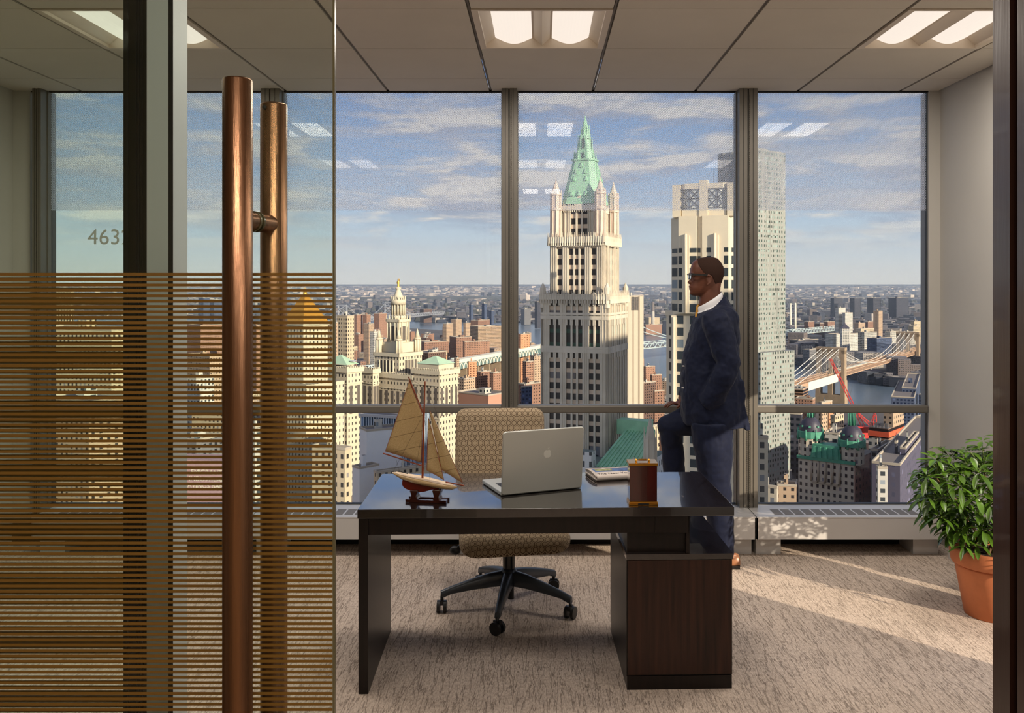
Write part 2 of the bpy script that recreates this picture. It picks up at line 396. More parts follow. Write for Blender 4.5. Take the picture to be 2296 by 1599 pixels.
# walls
WB = (2.98, 4.33)                                    # bay of the side window that lets the low sun in
struct(MB().box(XL - .15, XL, YF, ZW + .1, 0, ZC + .25).build('wall_left', m_wall), 'white left wall')
mb = MB().box(XR, XR + .15, WB[1], ZW + .1, 0, ZC + .25).box(XR, XR + .15, YF, WB[0], 0, ZC + .25)
mb.box(XR, XR + .15, WB[0], WB[1], 0, .10).box(XR, XR + .15, WB[0], WB[1], 2.6, ZC + .25)
struct(mb.build('wall_right', m_wall), 'white right wall with a window opening')
struct(MB().box(XR + .11, XR + .12, WB[0], WB[1], .10, 2.6).build('window_5', m_clear), 'clear pane in the side wall')
m_shade = mat('roller_shade_cloth', (190, 184, 172), .9, bump=(500, .2))
tag(MB().box(XR + .04, XR + .045, WB[0] + .01, WB[1] - .01, 1.50, 2.59).build('roller_shade', m_shade), 'pale roller shade half drawn over the side window', 'roller shade')
mb = MB().box(XL, P(72, 0, ZW).x, ZW - .02, ZW + .1, 0, ZC).box(P(2083, 0, ZW - .02).x, XR, ZW - .02, ZW + .1, 0, ZC)
struct(mb.build('wall_back', m_wall), 'white piers beside the windows')
mb = MB().box(XR - .09, XR, 4.40, ZW - .32, 0, .215).box(XR - .10, XR, 4.40, ZW - .32, .215, .235)
struct(mb.build('trim_1', m_white), 'low white sill box along the right wall')
# corridor side: shell behind the camera
mb = MB().box(-3.45, 3.2, -2.3, -2.15, 0, ZC + .25); struct(mb.build('wall_corridor', mat('corridor_wall_paint', (196, 178, 150), .8)), 'corridor wall')
mb = MB().box(-3.45, -3.3, -2.2, YF, 0, ZC + .25).box(3.05, 3.2, -2.2, YF, 0, ZC + .25); struct(mb.build('wall_corridor_end', m_wall), 'corridor end walls')
struct(MB().box(XR + .02, 3.2, -2.2, YF + .1, -.12, 0).build('floor_corridor', m_carpet))
struct(MB().box(XR + .02, 3.2, -2.2, YF + .1, ZC, ZC + .05).build('ceiling_corridor', m_tile))
struct(MB().box(P(2300, 0, YF).x + .12, 3.2, YF, YF + .12, 0, ZC + .25).build('wall_front', m_wall), 'front wall right of the door')

# curtain wall: mullions, transom, panes
mull = [(72, 112), (585, 637), (1125, 1160), (1650, 1699)]
mt = MB()
zt0, zt1 = P(0, 925, ZW - .03).z, P(0, 908, ZW - .03).z
zs = P(0, 1131, ZW).z
def mullion(n, a, b):
    x0, x1 = (P(a, 0, ZW - .09).x, P(b, 0, ZW + .01).x) if b < CX else (P(a, 0, ZW + .01).x, P(b, 0, ZW - .09).x); w_ = x1 - x0; xm = x0 + w_ * .48
    t = MB().box(x0, xm - .004, ZW - .09, ZW + .08, zs - .06, ZC).box(xm + .004, x1, ZW - .09, ZW + .08, zs - .06, ZC)
    t.box(x0 - .006, x0, ZW - .02, ZW + .02, zs, ZC).box(x1, x1 + .006, ZW - .02, ZW + .02, zs, ZC)
    t.cur = 1; t.box(xm - .004, xm + .004, ZW - .08, ZW + .08, zs - .06, ZC)
    for k in (.22, .74): t.box(x0 + w_ * k, x0 + w_ * k + .003, ZW - .0915, ZW - .09, zs - .06, ZC)
    struct(t.build('trim_%d' % n, [m_alu, m_gasket]), 'grey aluminium window mullion'); return x0, x1
edges = [mullion(i + 2, a, b) for i, (a, b) in enumerate(mull)] + [(P(2083, 0, ZW - .02).x, 0)]
for i in range(4):
    x0, x1 = edges[i][1], edges[i + 1][0]
    struct(MB().box(x0, x1, ZW + .012, ZW + .02, zs, ZC + .02).build('window_%d' % (i + 1), m_pane), 'window bay with a dotted glass band along its top')
    mt = MB(); mt.rbox(x0 - .004, x1 + (.004 if i < 3 else -.018), ZW - .06, ZW + .01, zt0, zt1, .008); mt.cur = 1
    mt.box(x0, x1, ZW - .01, ZW + .03, zs, zs + .006).box(x0, x0 + .004, ZW + .0, ZW + .03, zs, ZC).box(x1 - .004, x1, ZW + .0, ZW + .03, zs, ZC)
    struct(mt.build('trim_%d' % (i + 10), [m_alu, m_gasket]), 'grey aluminium transom rail')

# perimeter heating covers under the windows
YC = 5.148; zc1 = zs; zc0 = P(0, 1210, YC).z
units = [(-3.02, P(560, 0, YC).x), (P(560, 0, YC).x + .006, P(1090, 0, YC).x), (P(1090, 0, YC).x + .006, P(1695, 0, YC).x), (P(1695, 0, YC).x + .006, XR - .1)]
names = ['white metal radiator cover under the left window, behind the striped glass', 'white metal radiator cover behind the left half of the desk', 'white metal radiator cover behind the chair and the standing man', 'white metal radiator cover under the right window, beside the plant']
for (x0, x1), l_ in zip(units, names):
    t = thing('radiator_cover', l_, 'radiator cover', ((x0 + x1) / 2, YC + .15, 0), 0, 'radiator covers under the windows'); cx, cy = (x0 + x1) / 2, YC + .15
    M = Matrix.Translation((-cx, -cy, 0)); b = MB(M)
    b.box(x0, x1, YC, YC + .012, zc0, zc1 - .004).box(x0, x0 + .006, YC, ZW, zc0, zc1 - .004).box(x1 - .006, x1, YC, ZW, zc0, zc1 - .004).box(x0, x1, YC + .012, ZW, zc0, zc0 + .01)
    b.build('casing', m_white, t)
    b = MB(M).box(x0, x1, YC - .002, ZW, zc1 - .004, zc1 + .002); b.build('top_plate', m_white, t)
    b = MB(M); n = int((x1 - x0 - .2) / .0625); s0 = x0 + (x1 - x0 - n * .0625) / 2
    for k in range(n):
        xx = s0 + k * .0625; sk = -.018 if False else 0
        b.box(xx, xx + .052, YC + .045, YC + .175, zc1 + .001, zc1 + .0028)
    b.build('grille', m_slot, t)
    for xx in (x0 + .01, x1 - .16):
        MB(M).box(xx, xx + .15, YC + .07, ZW - .02, 0, zc0).build('foot', m_white, t)
struct(MB().box(XL, XR, ZW - .03, ZW, 0, zc0 + .02).build('recess_shade', m_dark), 'dark strip coloured as the shade under the radiator covers')  # backing strip; the shade of the recess is put into its dark colour

# shade chains on the mullions
m_bead = mat('bead_chain', (60, 54, 46), .4, .5)
def chain(px, y0, y1, label):
    p = P(px, 0, ZW - .105); z1, z0 = P(0, y0, ZW - .105).z, P(0, y1, ZW - .105).z
    b = MB(); n = int((z1 - z0) / .012)
    b.tube([(p.x, p.y, z0), (p.x, p.y, z1)], .0012, 4)
    for k in range(n): b.ell((p.x, p.y, z0 + .012 * k), (.0032, .0032, .004), 6, 4)
    return tag(b.build('beaded_chain', m_bead), label, 'shade chain', 'beaded shade chains')
chain(1146, 207, 905, 'beaded shade chain down the mullion behind the chair')
chain(1681, 207, 1138, 'beaded shade chain down the mullion behind the man, left of the thin cord')
p = P(1689, 0, ZW - .105)
tag(MB().tube([(p.x, p.y, P(0, 1136, ZW - .105).z), (p.x, p.y, P(0, 930, ZW - .105).z)], .0018, 5).ell((p.x, p.y, P(0, 1105, ZW).z), (.004, .004, .012), 6, 5).build('shade_cord', m_bead), 'thin dark cord hanging at the right edge of the mullion behind the man', 'cord')

# ------------------------------------------------------------------ glass front: fixed pane, post, sliding door
Z1, Z2 = 1.22, 1.335
xe = P(752, 0, Z1).x; xp0, xpm, xp1 = P(285, 0, Z2).x, P(337, 0, Z2).x, P(420, 0, Z2 + .05).x
d = thing('door_1', 'sliding glass door printed with thin gold stripes', None, (xe - .7, Z1, 0)); d['kind'] = 'structure'; M = Matrix.Translation((-(xe - .7), -Z1, 0))
MB(M).box(-2.4, xe - .003, Z1 - .004, Z1 + .004, .01, ZC + .1).build('glass_pane', m_door, d)
MB(M).box(xe - .003, xe, Z1 - .0042, Z1 + .0042, .01, ZC + .1).build('glass_edge', m_edge, d)
b = MB(M); pitch = .00752; zt = EYE + (CY - 612) / F * Z1; n = int(zt / pitch)
for k in range(n):
    z1 = zt - k * pitch; b._add([(-2.4, Z1 - .0046, z1 - .0040), (xe - .003, Z1 - .0046, z1 - .0040), (xe - .003, Z1 - .0046, z1), (-2.4, Z1 - .0046, z1)], [(0, 1, 2, 3)], False)
b.build('striped_film', m_film, d)
d2 = thing('window_6', 'fixed glass pane beside the door, printed with the same gold stripes', None, (xp0 - .7, Z2, 0)); d2['kind'] = 'structure'; M = Matrix.Translation((-(xp0 - .7), -Z2, 0))
MB(M).box(XL, xp0, Z2 - .004, Z2 + .004, .0, ZC + .1).build('glass_pane', m_door, d2)
b = MB(M); zt2 = zt + .0013
for k in range(n):
    z1 = zt2 - k * pitch; b._add([(XL, Z2 - .0046, z1 - .0040), (xp0, Z2 - .0046, z1 - .0040), (xp0, Z2 - .0046, z1), (XL, Z2 - .0046, z1)], [(0, 1, 2, 3)], False)
b.build('striped_film', m_film, d2)
# room number on the fixed pane
pp = P(196, 548, Z2 - .006); text_obj('room_number', '4632', .0335, mat('number_vinyl', (214, 220, 216), .6), d2, pp - Vector((xp0 - .7, Z2, 0)), (R(90), 0, 0), 1.02)
# post
b = MB(); y0 = Z2 - .012
b.box(xp0, xpm, y0, Z2 + .05, 0, ZC + .1); b.cur = 1
for q in (.18, .55, .66, .80): b.box(xp0 + (xpm - xp0) * q, xp0 + (xpm - xp0) * (q + .035), y0 - .002, y0, 0, ZC + .1)
b.cur = 2; b.box(xpm, xp1, y0, Z2 + .05, 0, ZC + .1); b.cur = 1
b.box(P(378, 0, y0).x, P(387, 0, y0).x, y0 - .001, y0 + .002, 0, ZC + .1)
struct(b.build('trim_20', [m_darkpost, m_dark, m_post]), 'dark and silver metal post at the door')
# right jamb
b = MB(); xj = P(2226, 0, YF + .14).x; b.box(xj, xj + .2, xj * F / (2264 - CX), YF + .14, 0, ZC + .1); b.cur = 1; b.box(xj + .02, xj + .2, xj * F / (2281 - CX), xj * F / (2264 - CX), 0, ZC + .1)
b.cur = 0; b.box(xj, xj + .2, Z1 - .03, xj * F / (2281 - CX), 0, ZC + .1)
struct(b.build('trim_21', [m_jamb, m_dark]), 'dark brown wooden door jamb')
# pull handles: one pull on each face of the door
m_hole = mat('screw_hole', (8, 8, 8), .6)
def pull(x, y, ztop, r, label, nm):
    t = thing('door_pull', label, 'door handle', (x, y, 0), 0, 'bronze door pulls')
    b = MB().lathe([(r * .96, .25), (r, .253), (r, ztop - .002), (r * .93, ztop), (0, ztop)], 40); b.build('bar', m_bronze, t); return t
rr = .0196; yf_, yb_ = Z1 - .048, Z1 + .062
xf = (532.5 - CX) / F * yf_; xb = (614 - CX) / F * yb_
xb2 = xf + .012
tf = pull(xf, yf_, P(0, 177, yf_).z, rr, 'thick bronze tube door pull on the near face of the glass door', 0)
tb = pull(xb, yb_, P(0, 233, yb_).z, rr * .99, 'bronze door pull on the far face of the glass door, seen through its stripes', 1)
za = P(0, 497, Z1).z
for t, ya, xa, xx in ((tf, yf_, xf, xb), (tb, yb_, xb, xf)):
    for zz in (za, za - 1.0):
        b = MB(); xmid = xf + (xb - xf) * (Z1 - yf_) / (yb_ - yf_)
        b.tube([(0, 0, zz), (xmid - xa, (Z1 - ya) - (.006 if ya < Z1 else -.006), zz)], .0135, 20); b.build('standoff', m_bronze, t)
        MB().tube([(xmid - xa - (.0008 if ya < Z1 else -.0008), (Z1 - ya) - (.008 if ya < Z1 else -.008), zz), (xmid - xa, (Z1 - ya) - (.0045 if ya < Z1 else -.0045), zz)], .0148, 20).build('washer', m_edge, t)
MB().ell((-.008, -rr * .93, P(0, 246, yb_).z), (.0035, .002, .0035), 10, 6).build('screw_hole', m_hole, tb)
# ------------------------------------------------------------------ furniture and the things on it
m_wood = mat('dark_wenge', (18, 10, 7), .36, 0, .3, bump=(60, .12, (1, 1, .05)), var=(9, .45, (7, 7, .5)), coat=.06)
m_woodt = mat('dark_wenge_top', (24, 17, 16), .2, 0, .7, bump=(120, .10, (.04, 1, 1)), var=(6, .25, (.5, 9, 1)), coat=1)
m_woodf = mat('wenge_drawer_front', (44, 23, 14), .4, 0, .3, bump=(60, .15, (1, 1, .05)), var=(8, .6, (8, 8, .35)), coat=.06)
DR = R(1.7); DX, DY = (801 - CX) / F * 3.436, 3.436; HD = .732
desk = thing('desk', 'dark wenge executive desk with a panel leg, in front of the chair', 'desk', (DX, DY, 0), DR)
W_, D_ = 1.502, .645
MB().rbox(0, W_, 0, D_, HD - .036, HD, .0018).build('desktop', m_woodt, desk)
MB().box(.004, .042, .004, D_ - .01, 0, HD - .0362).build('panel_leg', m_wood, desk)
MB().box(.0422, W_ - .178, .012, .032, .628, HD - .0362).build('modesty_panel', m_wood, desk)
b = MB().box(1.075, 1.095, .04, D_ - .02, .545, HD - .0362).box(1.31, 1.324, .012, D_ - .02, .545, HD - .0362).box(1.075, 1.31, .033, .05, .545, HD - .0362)
b.build('support_block', m_wood, desk)
MB().box(1.185, 1.318, .008, .0119, .6275, .6955).build('inset_panel', m_wood, desk)
ped = thing('pedestal', 'low dark wooden cabinet standing under the right end of the desk', 'cabinet', (DX, DY, 0), DR)
px0, px1 = 1.070, W_ - .006
MB().box(px0, px1 , .012, .60, .055, .521).build('carcass', m_wood, ped)
MB().box(px0 + .004, px1 - .004, .004, .0118, .062, .519).build('front_panel', m_woodf, ped)
MB().box(px0 - .002, px1 + .002, .002, .61, .522, .5445).build('top', m_woodt, ped)
MB().box(px0 + .002, px1 - .002, .008, .59, 0.0, .0545).build('plinth', m_wood, ped)

def D(px, py, dz=0):
    """the point of the desktop seen at a pixel"""
    return G(px, py, HD + dz)

# laptop
m_lap = mat('anodised_aluminium', (196, 197, 190), .4, .55, .5)
m_key = mat('black_key', (20, 20, 22), .5)
m_logo = mat('pale_logo', (214, 214, 206), .3, .2)
A = D(1123, 1113); B_ = D(1303, 1095); u = (B_ - A); Wl = u.length; u.normalize(); ang = math.atan2(u.y, u.x)
lap = thing('laptop', 'open silver laptop with a pale fruit logo on its lid', 'laptop', (A.x, A.y, HD), ang)
b = MB(); b.rbox(0, Wl, -.002, .248, .002, .019, .004); b.build('base', m_lap, lap)
b = MB(); b.box(.03, Wl - .03, .035, .15, .0191, .0196); kb = b.build('keyboard', m_key, lap)
b = MB(); b.box(Wl / 2 - .055, Wl / 2 + .055, .165, .235, .0191, .0194); b.build('trackpad', m_white, lap)
lid = MB(Matrix.Translation((0, 0, .014)) @ Matrix.Rotation(R(5), 4, 'X'))
def rrect(x0, x1, z0, z1, r, y, n=6):
    pts = []
    for cx, cz, a0 in ((x1 - r, z1 - r, 0), (x0 + r, z1 - r, 90), (x0 + r, z0 + r, 180), (x1 - r, z0 + r, 270)):
        for k in range(n + 1):
            t = R(a0 + 90 * k / n); pts.append((cx + r * math.cos(t), y, cz + r * math.sin(t)))
    return pts
Hl = .262
lid.smooth = True
lid.loft([rrect(.003, Wl - .003, -.005, Hl - .003, .010, -.0095), rrect(0.001, Wl - .001, -.007, Hl - .001, .012, -.0078), rrect(0, Wl, -.008, Hl, .012, -.005), rrect(0, Wl, -.008, Hl, .012, -.0015)], smooth=False)
lo = lid.build('lid', m_lap, lap)
sb = MB(lid.M); sb.box(.012, Wl - .012, -.0014, -.0008, .012, Hl - .012); sb.build('screen', m_key, lap)
# the bitten fruit mark
lg = MB(lid.M @ Matrix.Translation((Wl * .545, 0, .155))); s_ = .0185
fruit = []
for k in range(48):
    t = 2 * PI * k / 48; rr_ = 1 + .10 * math.cos(2 * t - PI) * 0
    xx = math.cos(t) * (1.0 + .06 * math.sin(t)); zz = math.sin(t) * 1.02
    if zz > 0: zz -= .20 * math.exp(-(xx / .28) ** 2)
    else: zz += .13 * math.exp(-(xx / .22) ** 2)
    dx, dz = xx - 1.22, zz - .22
    if dx * dx + dz * dz < .40 ** 2:
        q = math.sqrt(dx * dx + dz * dz); xx, zz = 1.22 + dx / q * .40, .22 + dz / q * .40
    fruit.append((xx * s_ * .93, -.0101, zz * s_))
lg.ngon(fruit[::-1]); leaf = [( .05, 1.10), (.10, 1.35), (.28, 1.56), (.46, 1.62), (.42, 1.38), (.26, 1.18)]
lg.ngon([(a * s_, -.0101, c * s_ ) for a, c in leaf]); lg.build('logo', m_logo, lap)

# newspaper
m_paper = mat('newsprint', (196, 186, 178), .85, bump=(80, .2)); m_ink = mat('grey_print', (150, 140, 136), .9); m_photo = mat('printed_photo_blue', (70, 92, 132), .8, var=(30, .5)); m_pg = mat('printed_photo_green', (140, 142, 100), .8, var=(60, .5)); m_blk = mat('masthead_ink', (34, 32, 34), .8)
pA, pB, pC = D(1313, 1062), D(1368, 1102), D(1382, 1038)
nu = (pB - pA); Wn = nu.length; nu.normalize(); nang = math.atan2(nu.y, nu.x)
news = thing('newspaper', 'folded newspaper with a blue photo, lying right of the laptop', 'newspaper', (pA.x, pA.y, HD), nang)
pv = pC - pA; Ln = .29; Wn = .165
b = MB(); prof = []
# folded stack: cross-section along y (depth), folds at +x end
layers = 5
for k in range(layers):
    z0 = .001 + k * .0048; ins = .004 * math.sin(k * 2.1)
    rings = []
    for xx in [i / 10 * Ln for i in range(11)]:
        bulge = .004 * math.sin(PI * xx / Ln) * (k / layers) + .006 * (xx / Ln) ** 3
        zz = z0 + bulge; rings.append([(ins, -0 + ins, 0)])
    vs = []; fs = []; n = 12
    for i in range(n + 1):
        for j in range(7):
            a = i / n; c_ = j / 6; hgt = z0 + .010 * math.sin(PI * min(1, a * 1.0)) * k / layers * (1 - .4 * c_)
            vs.append((ins + a * Wn, c_ * Ln - ins, hgt)); 
    m_ = len(vs)
    vs += [(v[0], v[1], v[2] + .0036) for v in vs]
    for i in range(n):
        for j in range(6):
            q = i * 7 + j; fs += [(q, q + 1, q + 8, q + 7), (m_ + q, m_ + q + 7, m_ + q + 8, m_ + q + 1)]
    for i in range(n): fs += [(i * 7, (i + 1) * 7, m_ + (i + 1) * 7, m_ + i * 7), (i * 7 + 6, m_ + i * 7 + 6, m_ + (i + 1) * 7 + 6, (i + 1) * 7 + 6)]
    for j in range(6): fs += [(j, m_ + j, m_ + j + 1, j + 1), (n * 7 + j, n * 7 + j + 1, m_ + n * 7 + j + 1, m_ + n * 7 + j)]
    b._add(vs, fs, True)
# rounded fold at the near edge
for k in range(2):
    rr_ = .0125 - k * .0045; pts = [(Wn - .002, .004 + q / 6 * (Ln - .01), .013) for q in range(7)]
    ring = []
    for q in range(7):
        y_ = .002 + q / 6 * (Ln - .004); ring.append([(Wn - .004 + math.cos(R(a)) * rr_, y_, .0135 + math.sin(R(a)) * rr_) for a in range(-90, 91, 18)])
    vs = [p_ for r_ in ring for p_ in r_]; nn = len(ring[0]); b._add(vs, [(i * nn + j, i * nn + j + 1, (i + 1) * nn + j + 1, (i + 1) * nn + j) for i in range(6) for j in range(nn - 1)], True)
b.build('folded_pages', m_paper, news)
def onpaper(x0, x1, y0, y1, dz=.0004):
    vs = []; fs = []; n = 8
    for i in range(n + 1):
        a = (x0 + (x1 - x0) * i / n) / Wn
        for yy in (y0, y1):
            c_ = yy / Ln; vs.append((x0 + (x1 - x0) * i / n, yy, .001 + 4 * .0048 + .0036 + .010 * math.sin(PI * min(1, a)) * .8 * (1 - .4 * c_) + dz))
    for i in range(n): fs.append((2 * i, 2 * i + 2, 2 * i + 3, 2 * i + 1))
    return vs, fs
b = MB(); b._add(*onpaper(.052, .118, .01, Ln - .012), True); b.build('printed_photo', m_photo, news)
b = MB(); b._add(*onpaper(.056, .10, .02, .10, .0007), True); b.build('printed_photo', m_pg, news)
b = MB()
for k in range(7):
    for c_ in range(4): b._add(*onpaper(.008 + k * .006, .011 + k * .006, .012 + c_ * .07, .068 + c_ * .07), True)
b.build('printed_text', m_ink, news)
text_obj('masthead', 'The New York Times', .027, m_blk, news, (.153, .012, .0266), (R(8), 0, R(90)), ext=.0001)

# carriage case: lacquered red box between brass plates with a folded brass handle
m_red = mat('red_lacquer_wood', (56, 9, 7), .12, 0, .6, var=(12, .5, (6, 6, .4)), coat=.8); m_brass = mat('polished_brass', (206, 150, 60), .2, 1)
pf = D(1443, 1134); t = thing('carriage_clock', 'red lacquered box clock with brass top, base and handle, beside the newspaper', 'clock', (pf.x, pf.y, HD), R(1))
wc = (1476 - 1410) / F * pf.y / 2; hc = (1133 - 1037) / F * pf.y; dc = .085
MB().rbox(-wc, wc, 0, dc, .0, .008, .001).rbox(-wc + .002, wc - .002, .002, dc - .002, .008, .015, .001).build('base_plate', m_brass, t)
MB().rbox(-wc + .004, wc - .004, .004, dc - .004, .015, hc - .012, .0015).build('case', m_red, t)
MB().rbox(-wc, wc, 0, dc, hc - .012, hc - .002, .001).build('top_plate', m_brass, t)
b = MB(); b.tube([(-.026, .03, hc - .002), (-.026, .03, hc + .006), (.026, .03, hc + .006), (.026, .03, hc - .002)], .0026, 8).lathe([(.005, hc - .002), (.004, hc + .009), (0, hc + .011)], 10, (-.026, .03, 0)).lathe([(.005, hc - .002), (.004, hc + .009), (0, hc + .011)], 10, (.026, .03, 0)).tube([(-.016, .03, hc + .0065), (.016, .03, hc + .0065)], .004, 10)
b.build('handle', m_brass, t)
MB().box(-.022, .022, -.0006, .004, .002, .0085).build('label_plate', m_key, t)

# model sailing boat
m_hull = mat('cream_hull', (206, 176, 130), .3, coat=.4); m_keel = mat('red_keel', (110, 26, 16), .28, coat=.5); m_deckw = mat('pale_deck', (222, 196, 160), .4)
m_spar = mat('varnished_spar', (132, 56, 22), .3, coat=.4, var=(20, .3)); m_stand = mat('stained_stand', (56, 20, 14), .25, coat=.5)
m_line = mat('rigging_thread', (60, 48, 40), .7)
m_sail = bpy.data.materials.new('sail_cloth'); m_sail.use_nodes = True; t_ = NT(m_sail.node_tree); t_.n.clear()
ou = t_.add('ShaderNodeOutputMaterial'); df = t_.add('ShaderNodeBsdfDiffuse'); tl = t_.add('ShaderNodeBsdfTranslucent'); mx = t_.add('ShaderNodeMixShader'); mx.inputs[0].default_value = .45
oc = t_.add('ShaderNodeTexCoord').outputs['Object']; sx, sy, sz = t_.sep(oc)
wv = t_.noise(t_.vm('MULTIPLY', oc, (1, 1, 1)), 380, 2, .5)
sc_ = t_.ramp(wv, [(.3, lin(196, 172, 128)), (.7, lin(222, 200, 158))])
seam = t_.m('LESS_THAN', t_.m('FRACT', t_.m('ADD', t_.m('DIVIDE', t_.m('SUBTRACT', sz, t_.m('MULTIPLY', sx, .25)), .062), 50.3)), .028)
sc_ = t_.mix(t_.m('MULTIPLY', seam, .75), sc_, lin(84, 58, 32)); t_.put(df, 0, sc_); t_.put(tl, 0, sc_)
t_.l.new(df.outputs[0], mx.inputs[1]); t_.l.new(tl.outputs[0], mx.inputs[2]); t_.l.new(mx.outputs[0], ou.inputs[0])
YB = 3.60; b0 = D(955, 1124); YB = b0.y; KB = YB / F
def Bp(px, py, dy=0): return Vector(((px - 955) * KB, dy, (1124 - py) * KB))      # pixels -> metres in the boat's own plane
boat = thing('model_sailboat', 'wooden model sailing boat with tan sails and red keel, on the left of the desk', 'model boat', (b0.x, b0.y, HD + .001), R(-8))
boat.scale = (1.012, 1.012, 1.0)
# hull
b = MB(); rings = []
st = [(878, 1062, 1064, .004), (886, 1063, 1069, .012), (900, 1066, 1077, .020), (925, 1070, 1084, .029), (950, 1074, 1089, .033), (975, 1079, 1093, .031), (1000, 1084, 1096.5, .023), (1015, 1087, 1096.5, .013), (1025, 1089, 1093, .003)]
for px, yt, yb, hw in st:
    a, c_ = Bp(px, yt).z, Bp(px, yb).z; X = Bp(px, 0).x
    rings.append([(X, hw * math.cos(q), a - (a - c_) * abs(math.sin(q)) ** .8 if math.sin(q) < 0 else a) for q in [PI * 2 * k / 20 for k in range(20)]])
b.loft(rings); b.build('hull', m_hull, boat)
b = MB(); rings = []
for px, yt, yb, hw in st[1:-1]:
    a = Bp(px, yt - .6).z; X = Bp(px, 0).x; rings.append([(X, -hw * .93, a), (X, hw * .93, a), (X, hw * .93, a + .001), (X, -hw * .93, a + .001)])
b.loft(rings, smooth=False); b.build('deck', m_deckw, boat)
b = MB(); kp = [(902, 1077), (901, 1088), (904, 1094), (912, 1099), (925, 1103), (940, 1105), (952, 1103), (968, 1098), (985, 1096), (985, 1092), (960, 1086), (930, 1080)]
fr = [Bp(x_, y_) for x_, y_ in kp]
def slab(mb, pts, th, ax='y'):
    n = len(pts); th = th / 2; vs = [(p[0], p[1] - th, p[2]) for p in pts] + [(p[0], p[1] + th, p[2]) for p in pts]
    mb._add(vs, [list(range(n)), list(range(n, 2 * n))[::-1]] + [(i, n + i, n + (i + 1) % n, (i + 1) % n) for i in range(n)], False)
slab(b, fr, .016); ko = b.build('keel', m_keel, boat); mod(ko, 'BEVEL', width=.006, segments=3)
for cx_, cy0, cy1 in ((931, 1098, 1121), (982, 1095, 1126)):
    b = MB(); pr = [(-9, 0), (-10, .15), (-7.5, .3), (-6, .5), (-8, .75), (-10, .9), (-6, 1), (8, 1), (10, .9), (8, .75), (5, .5), (7, .3), (9, .15), (9, 0)]
    slab(b, [Bp(cx_ + a, cy1 - (cy1 - cy0) * q) for a, q in pr][::-1], .05); so_ = b.build('cradle', m_stand, boat); mod(so_, 'BEVEL', width=.003, segments=2)
b = MB(); za_ = 0
b.box(Bp(913, 0).x, Bp(1005, 0).x, -.030, -.018, 0, .011).box(Bp(913, 0).x, Bp(1005, 0).x, .018, .030, 0, .011).box(Bp(990, 0).x, Bp(1003, 0).x, -.03, .03, 0, .009); b.build('stand_rail', m_stand, boat)
b = MB(); b.tube([Bp(947, 1080), Bp(950, 960), Bp(953, 856)], [.0046, .004, .0024], 10); b.build('mast', m_spar, boat)
b = MB(); b.tube([Bp(857, 1020), Bp(945, 1045)], .0028, 8); b.build('boom', m_spar, boat)
b = MB(); b.tube([Bp(915, 846), Bp(950, 930)], .0028, 8); b.build('gaff', m_spar, boat)
b = MB(); b.tube([Bp(1000, 1080), Bp(1042, 1087)], .0028, 8); b.build('bowsprit', m_spar, boat)
def sail(nm, p00, p10, p11, p01, belly, n=10):
    vs = []; fs = []
    for i in range(n + 1):
        for j in range(n + 1):
            a, c_ = i / n, j / n; p_ = (p00 * (1 - a) + p10 * a) * (1 - c_) + (p01 * (1 - a) + p11 * a) * c_
            d_ = belly * math.sin(PI * a) * math.sin(PI * (.15 + .85 * c_)) ** 1; vs.append(p_ + Vector((0, d_, 0)))
    for i in range(n):
        for j in range(n): q = i * (n + 1) + j; fs.append((q, q + 1, q + n + 2, q + n + 1))
    b = MB(); b._add(vs, fs, True); o_ = b.build(nm, m_sail, boat); mod(o_, 'SOLIDIFY', thickness=.0006)
    e = MB(); P_ = lambda i, j: vs[i * (n + 1) + j]
    for line in ([P_(0, j) for j in range(n + 1)], [P_(n, j) for j in range(n + 1)], [P_(i, 0) for i in range(n + 1)], [P_(i, n) for i in range(n + 1)]):
        if (Vector(line[0]) - Vector(line[-1])).length > .005: e.tube(line, .0011, 5)
    e.build('sail_edging', m_spar, o_); return o_
sail('mainsail', Bp(862, 1015), Bp(944, 1038), Bp(948, 932), Bp(917, 856), .012)
sail('staysail', Bp(957, 1055), Bp(996, 1076), Bp(961, 938), Bp(960, 936), .008)
sail('jib', Bp(990, 1052), Bp(1038, 1080), Bp(965, 922), Bp(963, 920), -.008)
b = MB()
for a, c_ in (((953, 858), (1040, 1086)), ((953, 870), (917, 850)), ((949, 930), (878, 1064)), ((952, 900), (934, 880)), ((886, 1032), (896, 1066)), ((1040, 1087), (1012, 1098)), ((950, 940), (929, 1072)), ((952, 940), (964, 1076))): b.tube([Bp(*a, .002), Bp(*c_, .002)], .0005, 4)
b.build('rigging', m_line, boat)
b = MB(); b.tube([Bp(897, 1060), Bp(905, 1062), Bp(914, 1064)], .002, 6); b.build('tiller', m_key, boat)

